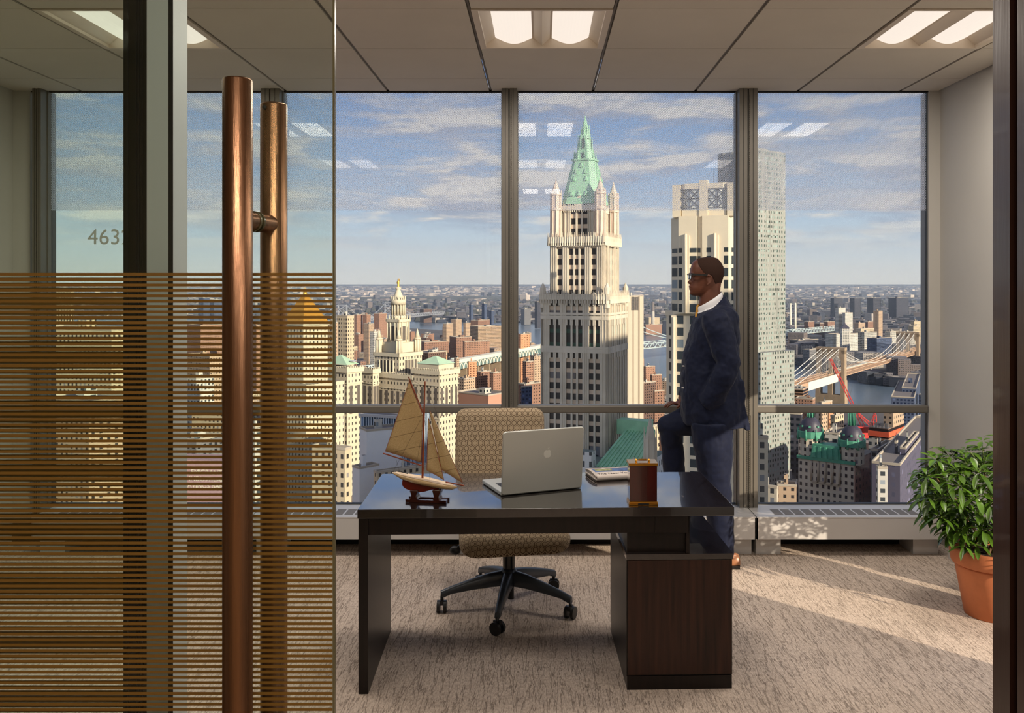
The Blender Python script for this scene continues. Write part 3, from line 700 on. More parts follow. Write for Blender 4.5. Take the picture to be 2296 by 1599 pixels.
# ------------------------------------------------------------------ swivel chair
def hexcloth():
    m_ = bpy.data.materials.new('honeycomb_fabric'); m_.use_nodes = True; t = NT(m_.node_tree); b = t.n['Principled BSDF']
    uv = t.add('ShaderNodeUVMap').outputs[0]; x_, y_, z_ = t.sep(uv); S = 1 / .0297
    def half(ox, oy):
        a = t.m('SUBTRACT', t.m('MODULO', t.m('ADD', t.m('MULTIPLY', x_, S), 100 + ox), 1.0), .5)
        c = t.m('SUBTRACT', t.m('MODULO', t.m('ADD', t.m('MULTIPLY', y_, S), 173.205 + oy), 1.7320508), .8660254); return a, c
    a1, c1 = half(0, 0); a2, c2 = half(.5, .8660254)
    l1 = t.m('ADD', t.m('MULTIPLY', a1, a1), t.m('MULTIPLY', c1, c1)); l2 = t.m('ADD', t.m('MULTIPLY', a2, a2), t.m('MULTIPLY', c2, c2))
    s_ = t.m('LESS_THAN', l1, l2); mixv = lambda p, q: t.m('ADD', t.m('MULTIPLY', p, s_), t.m('MULTIPLY', q, t.m('SUBTRACT', 1, s_)))
    gx, gy = mixv(a1, a2), mixv(c1, c2); ax_, ay_ = t.m('ABSOLUTE', gx), t.m('ABSOLUTE', gy)
    d = t.m('MAXIMUM', ax_, t.m('ADD', t.m('MULTIPLY', ax_, .5), t.m('MULTIPLY', ay_, .8660254)))
    line = t.m('MULTIPLY', t.m('GREATER_THAN', d, .34), t.m('LESS_THAN', d, .425))
    # narrow necks joining each cell to the one above-left
    nk = t.m('MULTIPLY', t.m('GREATER_THAN', d, .36), t.m('LESS_THAN', t.m('ABSOLUTE', t.m('ADD', gy, t.m('MULTIPLY', gx, 1.732))), .14))
    nk = t.m('MULTIPLY', nk, t.m('LESS_THAN', t.m('ABSOLUTE', t.m('SUBTRACT', t.m('MULTIPLY', gx, .866), t.m('MULTIPLY', gy, .5))), .6))
    line = t.m('MULTIPLY', line, t.m('SUBTRACT', 1, t.m('MULTIPLY', nk, .0)))
    fine = t.noise(t.vm('MULTIPLY', uv, (1, 1, 1)), 900, 2, .6)
    base = t.ramp(fine, [(.3, lin(150, 132, 108)), (.7, lin(180, 162, 136))])
    t.put(b, 'Base Color', t.mix(t.m('MULTIPLY', line, .95), base, lin(52, 30, 16))); b.inputs['Roughness'].default_value = .9; b.inputs['Specular IOR Level'].default_value = .15
    return m_
m_hex = hexcloth(); m_base = mat('grey_nylon', (52, 58, 66), .32, .1, .5); m_blkp = mat('black_plastic', (22, 22, 24), .4); m_chrome = mat('gas_lift', (60, 60, 58), .25, .8)
def cushion(w_, h_, th, r, nm, par, curve=0, crown=.012, nx=30, nz=30, taper=0):
    """padded slab in its own x (width) / y (length) plane, thickness along z, with UVs in metres"""
    bm = bmesh.new(); uvl = bm.loops.layers.uv.new('UVMap'); grid = {}
    def prof(a, c_):
        # a, c_ in -1..1 ; rounded rectangle
        W2, H2 = w_ / 2 * (1 - taper * (c_ + 1) / 2), h_ / 2; x_, y_ = a * W2, c_ * H2
        ex, ey = max(0, abs(x_) - (W2 - r)), max(0, abs(y_) - (H2 - r))
        if ex > 0 and ey > 0:
            m_ = max(ex, ey); q = math.hypot(ex, ey)
            if q > 1e-9: x_ = math.copysign(W2 - r + ex * m_ / q, x_); y_ = math.copysign(H2 - r + ey * m_ / q, y_)
        return x_, y_
    def edge(a, c_):
        e = max(abs(a) ** 6, abs(c_) ** 6); return e
    for side in (1, -1):
        for i in range(nx + 1):
            for j in range(nz + 1):
                a, c_ = -1 + 2 * i / nx, -1 + 2 * j / nz; a2, c2 = math.sin(a * PI / 2), math.sin(c_ * PI / 2)
                x_, y_ = prof(a2, c2); dx = (w_ / 2 * (1 - abs(a2))); dy = (h_ / 2 * (1 - abs(c2))); q = min(dx, dy); rr_ = th / 2
                hgt = rr_ if q >= rr_ else math.sqrt(max(0, rr_ * rr_ - (rr_ - q) ** 2))
                z_ = side * hgt + (crown * (1 - a2 * a2) * (1 - c2 * c2) if side > 0 else 0) + curve * a2 * a2
                if side < 0 and (i in (0, nx) or j in (0, nz)): grid[(side, i, j)] = grid[(1, i, j)]; continue
                grid[(side, i, j)] = bm.verts.new((x_, y_, z_))
    for side in (1, -1):
        for i in range(nx):
            for j in range(nz):
                q = [grid[(side, i, j)], grid[(side, i + 1, j)], grid[(side, i + 1, j + 1)], grid[(side, i, j + 1)]]
                if side < 0: q = q[::-1]
                f = bm.faces.new(q); f.smooth = True
                for l_ in f.loops:
                    v = l_.vert.co; s_ = max(0, th / 2 - abs(v.z - curve * (v.x / (w_ / 2)) ** 2)) if True else 0
                    l_[uvl].uv = (v.x + math.copysign(s_, v.x) * (abs(v.x) > w_ / 2 - th / 2), v.y + math.copysign(s_, v.y) * (abs(v.y) > h_ / 2 - th / 2) if side > 0 else v.y + math.copysign(th - s_, v.y) * (abs(v.y) > h_ / 2 - th / 2))
    me = bpy.data.meshes.new(nm); bm.to_mesh(me); bm.free(); me.materials.append(m_hex)
    o_ = bpy.data.objects.new(nm, me); col.objects.link(o_); o_.parent = par; return o_
cc = G(1141, 1330, .10); CHX, CHY = (1141 - CX) / F * 4.36, 4.36
chair = thing('swivel_chair', 'honeycomb patterned swivel chair on a five star base, behind the desk', 'chair', (CHX, CHY, 0), 0)
# seat: toward the camera (-y)
so_ = cushion(.535, .50, .105, .09, 'seat', chair, curve=.0, crown=.01); so_.location = (.02, -.03, .405); so_.rotation_euler = (R(4), R(-1.5), R(6)); 
for v in so_.data.vertices:        # waterfall front edge
    if v.co.y < 0: v.co.z -= .18 * v.co.y ** 2
bk = cushion(.485, .62, .075, .05, 'backrest', chair, curve=.035, crown=.012, taper=.03)
bk.rotation_euler = (R(84), 0, R(3)); bk.location = (-.058, .30, .645)
b = MB(); b.tube([(-.01, .16, .33), (-.01, .30, .34), (-.012, .36, .42), (-.014, .36, .6)], [.022, .022, .02, .016], 8, flat=(1.4, .5)); b.build('back_bracket', m_blkp, chair)
b = MB(); b.rbox(-.09, .09, -.10, .10, .318, .345, .008).prism([(-.12, -.05), (.1, -.05), (.1, .08), (-.12, .08)], .335, .352); b.build('tilt_mechanism', m_blkp, chair)
b = MB(); b.lathe([(.030, .17), (.032, .30), (.026, .32), (0, .32)], 20); b.build('gas_cover', m_chrome, chair)
b = MB(); b.tube([(-.20, .0, .34), (-.255, -.06, .315)], .008, 8).ell((-.262, -.075, .31), (.028, .016, .022), 14, 9); b.build('height_lever', m_blkp, chair)
b = MB(); b.lathe([(.0, .11), (.034, .112), (.040, .13), (.040, .185), (.032, .2), (0, .2)], 20); b.build('hub', m_base, chair)
b = MB(); b.cyl(0.01, 0, .045, .12, .016, n=12); b.build('column_end', m_blkp, chair)
angs = [math.atan2(y_, x_) for x_, y_ in ((-.335, -.10), (.06, -.345), (.335, -.02), (.20, .28), (-.16, .30))]
b0a = -97
for k in range(5):
    a = R(b0a + 72 * k); L_ = .335; ca, sa = math.cos(a), math.sin(a)
    b = MB(Matrix.Rotation(a, 4, 'Z'))
    rings = []
    for q, hw, z0, z1 in ((.02, .030, .115, .19), (.10, .024, .112, .178), (.20, .020, .102, .152), (.29, .017, .090, .125), (.325, .016, .075, .112), (L_ + .006, .013, .072, .106)):
        rings.append([(q, -hw, z0 + .006), (q, -hw * .55, z0), (q, hw * .55, z0), (q, hw, z0 + .006), (q, hw * .85, z1 - .008), (q, hw * .4, z1), (q, -hw * .4, z1), (q, -hw * .85, z1 - .008)])
    b.loft(rings); b.build('base_arm', m_base, chair)
    w_ang = a + R([60, 90, -50, 100, 80][k]); c_ = MB(Matrix.Translation((L_ * ca, L_ * sa, 0)) @ Matrix.Rotation(w_ang, 4, 'Z'))
    c_.cyl(0, 0, .045, .082, .008, n=10)
    for s_ in (-1, 1): c_.tube([(0, s_ * .009, .030), (0, s_ * .024, .030)], .030, 20)
    c_.box(-.02, .02, -.008, .008, .04, .062); c_.build('castor', m_blkp, chair)

# ------------------------------------------------------------------ potted plant
m_terra = mat('terracotta', (196, 118, 76), .75, var=(6, .12)); m_soil = mat('potting_soil', (40, 28, 20), .95, bump=(60, 1)); m_leaf = mat('glossy_leaf', (66, 96, 26), .28, 0, .5, var=(9, .65)); m_stem = mat('woody_stem', (96, 72, 40), .7); m_petiole = mat('leaf_stalk', (110, 130, 60), .5)
PX, PY = 2.222, 4.27
plant = thing('potted_plant', 'leafy green umbrella plant in a terracotta pot by the right wall', 'potted plant', (PX, PY, 0))
b = MB(); b.lathe([(.125, 0), (.13, .002), (.173, .235), (.174, .25), (.166, .25), (.125, .03), (0, .03)], 48); b.build('pot', m_terra, plant)
b = MB(); b.lathe([(.174, .25), (.188, .253), (.192, .262), (.202, .328), (.198, .333), (.182, .333), (.174, .262), (.166, .25)], 48); b.build('pot_rim', m_terra, plant)
b = MB(); b.lathe([(.178, .29), (.1, .302), (0, .306)], 24); b.build('soil', m_soil, plant)
rnd = random.Random(5)
stems = MB(); leaves = MB(); pet = MB()
tips = []
for k in range(9):
    a = rnd.uniform(0, 2 * PI); r0 = rnd.uniform(.01, .06); p0 = Vector((r0 * math.cos(a), r0 * math.sin(a), .29)); lean = rnd.uniform(.08, .24)
    a2 = R(150) + k * R(33) + rnd.uniform(-.3, .3); H_ = rnd.uniform(.28, .42); pts = [p0]
    for q in (1, 2, 3, 4): pts.append(p0 + Vector((math.cos(a2) * lean * q / 4 * (1 + q * .05), math.sin(a2) * lean * q / 4 * .7, H_ * q / 4)) + Vector((rnd.uniform(-.01, .01), rnd.uniform(-.01, .01), 0)))
    stems.tube(pts, [.008, .007, .006, .005, .004], 7); tips.append(pts)
def leaflet(c, dirv, L_, wd, droop):
    d_ = dirv.normalized(); sd = d_.cross(Vector((0, 0, 1)));
    if sd.length < .1: sd = Vector((1, 0, 0))
    sd.normalize(); up = sd.cross(d_); n = 6; vs = []; fs = []
    prof = [.10, .50, .86, 1.0, .95, .62, .04]
    for i in range(n + 1):
        q = i / n; p_ = c + d_ * (L_ * q) - Vector((0, 0, 1)) * (droop * L_ * q * q); w2 = wd * prof[i]
        vs += [p_ - sd * w2 + up * (w2 * .35), p_, p_ + sd * w2 + up * (w2 * .35)]
    for i in range(n):
        o_ = i * 3; fs += [(o_, o_ + 1, o_ + 4, o_ + 3), (o_ + 1, o_ + 2, o_ + 5, o_ + 4)]
    leaves._add(vs, fs, True)
def whorl(base, tip, size):
    pet.tube([base, (base + tip) / 2 + Vector((0, 0, .01)), tip], .0018, 4, cap=False)
    ax = (tip - base).normalized(); ax = (ax * .7 + Vector((0, 0, .7))).normalized(); n = rnd.choice([6, 7, 7, 8])
    e1 = ax.cross(Vector((0, 1, .1))).normalized(); e2 = ax.cross(e1); ph = rnd.uniform(0, 6)
    for k in range(n):
        t = ph + 2 * PI * k / n; d_ = e1 * math.cos(t) + e2 * math.sin(t) + ax * rnd.uniform(-.05, .25)
        L_ = size * rnd.uniform(.8, 1.15); leaflet(tip + d_ * .012, d_, L_, L_ * rnd.uniform(.155, .20), rnd.uniform(.05, .42))
# crown: rounded mass, leaning out into the room, with a few stragglers
cen = Vector((-.06, 0, .585)); rad = Vector((.31, .29, .235)); wh = []
tries = 0
while len(wh) < 170 and tries < 5000:
    tries += 1; d_ = Vector((rnd.gauss(0, 1), rnd.gauss(0, 1), rnd.gauss(.15, 1))).normalized(); q = rnd.uniform(.55, 1.0) ** .6
    p_ = cen + Vector((d_.x * rad.x, d_.y * rad.y, d_.z * rad.z)) * q
    if p_.x + PX > XR - .13 or p_.z < .34 and abs(p_.x) < .1: continue
    if any((p_ - w_).length < .050 for w_ in wh): continue
    wh.append(p_)
wh += [Vector(v) for v in ((-.08, -.05, .86), (.0, -.1, .88), (-.30, -.05, .77), (-.37, -.1, .70), (-.38, -.12, .61), (-.33, -.16, .52), (-.24, -.2, .40), (-.03, -.27, .27), (.02, -.26, .34), (-.24, 0, .81))]
for p_ in wh:
    best = min((s_[j] for s_ in tips for j in (2, 3, 4)), key=lambda v: (v - p_).length + max(0, v.z - p_.z) * 2)
    whorl(best, p_, rnd.uniform(.058, .084))
stems.build('stems', m_stem, plant); pet.build('leaf_stalks', m_petiole, plant); leaves.build('foliage', m_leaf, plant)['kind'] = 'stuff'
# ------------------------------------------------------------------ the standing man
m_skin = mat('skin', (90, 51, 35), .45, 0, .4, var=(30, .12)); m_hair = mat('cropped_hair', (48, 29, 21), .75, 0, .2, bump=(700, .6)); m_suit = mat('navy_wool', (12, 20, 44), .7, 0, .2, sheen=.06, bump=(500, .25), var=(60, .2)); m_shirt = mat('white_shirt', (214, 214, 218), .7); m_tie = mat('gold_tie', (196, 142, 40), .5, var=(60, .2)); m_shoe = mat('tan_leather', (150, 100, 66), .35, coat=.3); m_frame = mat('black_frame', (12, 12, 14), .25, coat=.5); m_lens = glass_mat('spectacle_lens', (.9, .92, .95, 1), 1.2); m_lip = mat('lips', (96, 48, 42), .45); m_but = mat('pale_button', (200, 196, 190), .3)
MY_ = 5.02; MO = Vector((P(1605, 0, MY_).x, MY_, 0))
man = thing('person', 'man in a navy suit and glasses, one foot raised, looking out of the window', 'person', MO)
def Hm(px, py, Y=MY_): return P(px, py, Y) - MO
KM = MY_ / F
def ring(px0, px1, py, hd, Y=MY_, n=28, e=2.3, tilt=0, rot=0):
    """level superellipse ring between two columns; tilt = rows the back end sits above the front end"""
    a, c_ = Hm(px0, py, Y), Hm(px1, py, Y); cx, rx = (a.x + c_.x) / 2, (c_.x - a.x) / 2; out = []
    for k in range(n):
        t = 2 * PI * k / n; ct, st_ = math.cos(t), math.sin(t); xx = math.copysign(abs(ct) ** (2 / e), ct) * rx; yy = math.copysign(abs(st_) ** (2 / e), st_) * hd
        out.append(Vector((cx + xx, a.y + yy, a.z + tilt * KM * (xx / rx) / 2)))
    return out
def remesh(o_, v, sm=4, fac=.5):
    mod(o_, 'REMESH', mode='VOXEL', voxel_size=v, use_smooth_shade=True); mod(o_, 'SMOOTH', iterations=sm, factor=fac)
def sculpt_body():
    b = MB()
    head = [(577.2, 1581, 1597, .020), (578.5, 1571, 1604, .040), (581, 1562, 1608.5, .054), (585, 1556, 1612.5, .063), (590, 1552, 1616, .069), (599, 1549, 1620.8, .0745), (609, 1547.8, 1623, .0755), (616, 1548.2, 1622.6, .0745), (622, 1550.5, 1620.8, .0715), (628, 1549.6, 1619, .069), (634, 1548.6, 1617, .0665), (640, 1547.6, 1613, .0635), (646, 1546.6, 1606, .0605), (652, 1547.2, 1600, .056), (657, 1547.8, 1596, .050), (661, 1549.5, 1590, .040), (663.5, 1554, 1580, .026)]
    b.loft([ring(a, c_, y_, h_, n=36, e=2.15) for y_, a, c_, h_ in head])
    # neck, slanting back
    b.loft([ring(1574, 1617, 632, .056), ring(1573, 1615, 645, .058), ring(1568, 1614, 660, .060), ring(1567, 1617, 676, .062), ring(1568, 1622, 692, .068)])
    # nose, lips, brow, chin, ears
    for s_ in (0,):
        b.loft([[Hm(1549 + dx, 620 + dy) + Vector((0, yy, 0)) for dx, dy, yy in ((-1.5, 0, 0), (1, -1, .007), (3, 0, .009), (3, 0, -.009), (1, -1, -.007))], [Hm(1546 + dx, 628 + dy) + Vector((0, yy, 0)) for dx, dy, yy in ((-1.5, 0, 0), (2, 0, .010), (6, 0, .014), (6, 0, -.014), (2, 0, -.010))], [Hm(1543 + dx, 633 + dy) + Vector((0, yy, 0)) for dx, dy, yy in ((-1.8, 0, 0), (3, 0, .015), (9, 0, .019), (9, 0, -.019), (3, 0, -.015))], [Hm(1545 + dx, 637 + dy) + Vector((0, yy, 0)) for dx, dy, yy in ((-.6, 0, 0), (3, 0, .011), (8, 0, .014), (8, 0, -.014), (3, 0, -.011))]])
    b.ell(Hm(1543.6, 633.5), (.006, .008, .007)); b.ell(Hm(1548.5, 614.5), (.008, .052, .008)); b.ell(Hm(1551, 657), (.012, .022, .012)); b.ell(Hm(1548, 642.5), (.010, .022, .0075)); b.ell(Hm(1548.3, 648), (.009, .020, .0065))
    for s_ in (-1, 1):
        yy = s_ * .076; pts = [(1579, 621), (1580.5, 618.5), (1584, 617.8), (1587.5, 620), (1588.3, 625), (1587, 631), (1584, 636), (1580.5, 639.5), (1579, 637)]
        b.tube([Hm(x_, y_) + Vector((0, yy + s_ * (.005 + .006 * (x_ > 1583)), 0)) for x_, y_ in pts], .0052, 8); b.ell(Hm(1583, 629) + Vector((0, yy, 0)), (.010, .006, .022))
    # trunk and limbs, slimmer than the clothes
    b.loft([ring(1568, 1624, 690, .07), ring(1566, 1636, 707, .125), ring(1560, 1644, 735, .150), ring(1548, 1648, 800, .145), ring(1545, 1650, 860, .14), ring(1548, 1648, 920, .15), ring(1560, 1635, 965, .13)])
    for Y, pts in ((4.87, [(1604, 712), (1632, 812), (1596, 888)]), (5.18, [(1600, 714), (1566, 815), (1530, 897)])):
        b.tube([Hm(x_, y_, Y + q) for (x_, y_), q in zip(pts, (0, -.02, .0) if Y < 5 else (0, .04, .0))], [.052, .042, .030], 12)
    b.tube([Hm(1598, 940, 4.94), Hm(1604, 1085, 4.95), Hm(1618, 1225, 4.97), Hm(1622, 1250, 4.97)], [.085, .055, .038, .036], 12); b.tube([Hm(1588, 940, 5.10), Hm(1502, 955, 5.17), Hm(1512, 1060, 5.22), Hm(1516, 1130, 5.24)], [.085, .055, .042, .036], 12)
    b.ell(Hm(1612, 1262, 4.97), (.09, .035, .03)); b.ell(Hm(1500, 1144, 5.25), (.09, .035, .03))
    # right hand resting on the raised knee: palm and five fingers
    pm = Hm(1523, 905, 5.16); b.ell(pm, (.034, .040, .014)); b.tube([Hm(1532, 899, 5.18), pm], [.027, .024], 10)
    for k, (dy, L_, r_) in enumerate(((-.034, .060, .0082), (-.012, .070, .0088), (.010, .066, .0086), (.031, .052, .0078))):
        p0 = pm + Vector((-.022, dy, .002)); b.tube([p0, p0 + Vector((-L_ * .42, dy * .12, .004)), p0 + Vector((-L_ * .78, dy * .18, -.008)), p0 + Vector((-L_ * 1.0, dy * .2, -.024))], [r_, r_ * .95, r_ * .88, r_ * .75], 8)
    b.tube([pm + Vector((.008, -.034, 0)), pm + Vector((-.008, -.062, -.004)), pm + Vector((-.026, -.074, -.014))], [.0105, .0095, .008], 8)
    # left hand inside the pocket
    pm = Hm(1580, 915, 4.90); b.ell(pm, (.036, .018, .036))
    for k in range(4): p0 = pm + Vector((-.018 + .0 * k, 0, -.02 + .013 * k)); b.tube([p0, p0 + Vector((-.03, .006, -.014)), p0 + Vector((-.05, .012, -.032))], [.0085, .008, .007], 7)
    b.tube([pm + Vector((0, -.006, .02)), pm + Vector((-.03, -.012, .016)), pm + Vector((-.046, -.01, .004))], [.010, .009, .008], 7)
    o_ = b.build('body', m_skin, man); remesh(o_, .0042, 3, .45); return o_
body = sculpt_body()
# cropped hair: a close cap behind the hairline
b = MB(); rr = [(576.2, 1588, 1590, .002), (576.6, 1580.5, 1597.6, .0205), (578.0, 1570.5, 1604.6, .0405), (580.4, 1561.5, 1609.1, .0552), (584.5, 1555.5, 1613.1, .0642), (589.5, 1551.6, 1616.6, .0702), (598, 1548.5, 1621.5, .0758), (608, 1547.4, 1623.7, .0768), (616, 1547.8, 1623.3, .0758), (622, 1550, 1621.5, .0728), (628, 1549, 1619.7, .0703), (633, 1548, 1617.9, .068), (637, 1548, 1615.5, .0655)]
rr = [tuple(rr[j][q] * (1 - f) + rr[j + 1][q] * f for q in range(4)) for j in range(len(rr) - 1) for f in ((0, .25, .5, .75) if j < 99 else (0,))] + [rr[-1]]
vs = []; N_ = 120
for y_, a, c_, h_ in rr: vs += ring(a, c_, y_, h_, n=N_, e=2.15)
fs = []
for j in range(len(rr) - 1):
    ym = (rr[j][0] + rr[j + 1][0]) / 2
    hl = 1563 - (ym - 577) * .1 if ym < 592 else 1561 + (ym - 592) * .55 if ym < 612 else 1574 + (ym - 612) * .3
    if ym > 618: hl = 1589.5 + (ym - 618) * .55
    for i in range(N_):
        c0 = sum((vs[j * N_ + i] + vs[j * N_ + (i + 1) % N_]), Vector()) if False else (vs[j * N_ + i] + vs[j * N_ + (i + 1) % N_]) / 2
        pxm = (c0.x + MO.x) / MY_ * F + CX
        if pxm > hl: fs.append((j * N_ + i, j * N_ + (i + 1) % N_, (j + 1) * N_ + (i + 1) % N_, (j + 1) * N_ + i))
b._add(vs, fs, True); b._add(vs[:N_], [list(range(N_))], True); ho = b.build('hair', m_hair, man); mod(ho, 'SMOOTH', iterations=3, factor=.5); mod(ho, 'SOLIDIFY', thickness=.0022, offset=1)
# face details
for s_ in (-1, 1):
    MB().ell(Hm(1553.4, 621.5) + Vector((0, s_ * .027, 0)), (.004, .006, .004)).build('eye', mat('eye_white', (130, 112, 100), .2) if s_ < 0 else bpy.data.materials['eye_white'], man)
    MB().tube([Hm(1548.4, 614.2) + Vector((0, s_ * .012, 0)), Hm(1547.2, 612.6) + Vector((0, s_ * .030, 0)), Hm(1550.8, 614) + Vector((0, s_ * .052, 0))], .0026, 6).build('eyebrow', m_hair, man)
MB().ell(Hm(1546.9, 643), (.0065, .019, .0045)).ell(Hm(1547.4, 648), (.006, .017, .0045)).build('lips', m_lip, man)
b = MB()
for s_ in (-1, 1):
    y_ = s_ * .032; b.tube([Hm(1546.4 + .9 * math.cos(t) * 0 + (2.2 if abs(math.sin(t)) > 2 else 0), 620.5 - 6.2 * math.sin(t)) + Vector((.0, y_ + .024 * math.cos(t), 0)) for t in [2 * PI * k / 18 for k in range(19)]], .0024, 6, cap=False)
    b.bar(Hm(1545, 615.2) + Vector((0, s_ * .055, 0)), Hm(1547, 615.4) + Vector((0, s_ * .076, 0)), .006, .0045); b.bar(Hm(1546.5, 615.4) + Vector((0, s_ * .077, 0)), Hm(1581, 617.6) + Vector((0, s_ * .081, 0)), .004, .0115)
b.bar(Hm(1545, 617) + Vector((0, -.01, 0)), Hm(1545, 617) + Vector((0, .01, 0)), .004)
gl = b.build('glasses', m_frame, man)
for s_ in (-1, 1): MB().ngon([Hm(1546.4, 620.5 - 5.6 * math.sin(t)) + Vector((0, s_ * .032 + .022 * math.cos(t), 0)) for t in [2 * PI * k / 18 for k in range(18)]]).build('lens', m_lens, gl)
# shirt: chest, and a standing collar that rises to the nape
b = MB(); b.loft([ring(1568, 1621, 682, .072, tilt=30), ring(1566, 1622, 690, .085, tilt=16), ring(1562.5, 1625, 700, .10), ring(1561, 1625, 720, .10), ring(1560, 1625, 760, .10)]); sh = b.build('shirt', m_shirt, man)
b = MB(); n_ = 30
def cring(px0, px1, py, hd, tilt): return ring(px0, px1, py, hd, n=n_, e=2.0, tilt=tilt)
b.loft([cring(1564, 1621, 688, .078, 24), cring(1563, 1620.5, 678, .075, 30), cring(1563.5, 1618.5, 671, .071, 35), cring(1565, 1617, 671.5, .067, 35), cring(1567, 1618, 684, .068, 24)], cap=False); co = b.build('collar', m_shirt, sh)
b = MB(); b.loft([[Hm(x_, y_) + Vector((dx, yy, 0)) for dx, yy in ((-.006, -w_), (-.009, 0), (-.006, w_), (.004, w_), (.004, -w_))] for x_, y_, w_ in ((1566, 683, .013), (1564, 690, .018), (1564, 694, .014), (1562.5, 704, .022), (1562, 716, .026))]); b.build('tie', m_tie, man)
# trousers
b = MB(); b.loft([ring(1548, 1645, 905, .155), ring(1549, 1644, 940, .165), ring(1553, 1640, 968, .155), ring(1560, 1634, 990, .12)])
b.tube([Hm(1597, 945, 4.93), Hm(1598, 1000, 4.93), Hm(1605, 1085, 4.94), Hm(1614, 1160, 4.96), Hm(1620, 1215, 4.97), Hm(1621, 1243, 4.97)], [.120, .112, .084, .076, .068, .070], 20, flat=(1, 1))
b.tube([Hm(1592, 942, 5.09), Hm(1545, 943, 5.13), Hm(1503, 956, 5.17), Hm(1508, 1000, 5.19), Hm(1512, 1060, 5.21), Hm(1516, 1118, 5.24)], [.110, .088, .082, .068, .066, .066], 20)
b.ell(Hm(1500, 955, 5.17), (.072, .075, .070))
tr = b.build('trousers', m_suit, man); remesh(tr, .007, 6, .5)
tx = bpy.data.textures.new('cloth_folds', 'CLOUDS'); tx.noise_scale = .10; tx.noise_depth = 2
mod(tr, 'DISPLACE', texture=tx, strength=.020, mid_level=.5, texture_coords='LOCAL')
# jacket: trunk, both sleeves, skirt with a back vent
b = MB()
b.loft([ring(1531, 1668, 952, .190, e=2.2, tilt=-6), ring(1528, 1665, 925, .198, e=2.2), ring(1527, 1661, 890, .192, e=2.2), ring(1526.5, 1657, 850, .180), ring(1529, 1655, 812, .172), ring(1537, 1656, 780, .180), ring(1547, 1656, 745, .200), ring(1556, 1650.5, 715, .212), ring(1563, 1645, 699, .192, tilt=6), ring(1567, 1637, 690, .150, tilt=18), ring(1570, 1630, 686, .112, tilt=34), ring(1572, 1625, 685, .09, tilt=44)])
b.tube([Hm(1602, 706, 4.87), Hm(1606, 722, 4.845), Hm(1622, 770, 4.82), Hm(1634, 815, 4.80), Hm(1622, 850, 4.80), Hm(1602, 884, 4.84), Hm(1585, 905, 4.87)], [.070, .082, .076, .070, .066, .066, .062], 18)
b.tube([Hm(1600, 708, 5.17), Hm(1594, 730, 5.20), Hm(1580, 775, 5.22), Hm(1568, 818, 5.22), Hm(1545, 870, 5.19), Hm(1533, 893, 5.18)], [.070, .078, .070, .060, .050, .044], 18)
b.loft([[Hm(x_, y_, MY_) + Vector((dx, yy, 0)) for dx, yy in ((-.02, -.12), (.01, -.10), (.01, .10), (-.02, .12))] for x_, y_ in ((1655, 850), (1660, 905), (1668, 950), (1670, 959))])
jk = b.build('jacket', m_suit, man); remesh(jk, .0068, 5, .5)
tx2 = bpy.data.textures.new('cloth_folds_fine', 'CLOUDS'); tx2.noise_scale = .075; tx2.noise_depth = 2
mod(jk, 'DISPLACE', texture=tx2, strength=.022, mid_level=.5, texture_coords='LOCAL')
# jacket collar and lapel over the shirt
b = MB(); b.loft([cring(1560, 1631, 704, .122, 44), cring(1562, 1627, 696, .102, 52), cring(1564, 1623, 689, .088, 56), cring(1566, 1621, 690, .083, 54), cring(1568, 1622, 698, .086, 48)], cap=False); b.build('jacket_collar', m_suit, jk)
for y_, p_ in ((821, 1530), (870, 1529)): MB().tube([Hm(p_, y_, 4.90), Hm(p_ + 4, y_, 4.888)], .0035, 10).build('button', m_but, jk)
# shoes
def shoe(px, py, Y, s):
    b = MB(); k = KM; base = Hm(px, py, Y).z; X = Hm(px, 0, Y).x; y0 = Y - MY_
    prof = [(.052, .024, .055), (.050, .034, .075), (.02, .036, .080), (-.03, .035, .068), (-.09, .041, .052), (-.15, .043, .040), (-.19, .034, .030), (-.215, .012, .018)]
    b.loft([[(X + a + (0 if q else .004), y0 + w_ * c1, base + .012 + h_ * c2) for c1, c2 in ((-1, 0), (-1, .35), (-.7, .8), (0, 1), (.7, .8), (1, .35), (1, 0))] for q, (a, w_, h_) in enumerate(prof)]); o_ = b.build('shoe', m_shoe, man); mod(o_, 'SUBSURF', levels=1, render_levels=2)
    b = MB(); b.loft([[(X + a, y0 + w_ * 1.03 * c1, base + c2) for c1, c2 in ((-1, 0.001), (1, .001), (1, .013), (-1, .013))] for a, w_, h_ in prof], smooth=False); b.box(X + .0, X + .052, y0 - .034, y0 + .034, base - .0, base + .02); b.build('sole', m_frame, o_)
zf = EYE - 0; pyl = CY + EYE / 4.97 * F; pyr = CY + (EYE - zc1 - .004) / 5.24 * F
shoe(1636, pyl, 4.97, 1); shoe(1524, pyr, 5.24, 1)
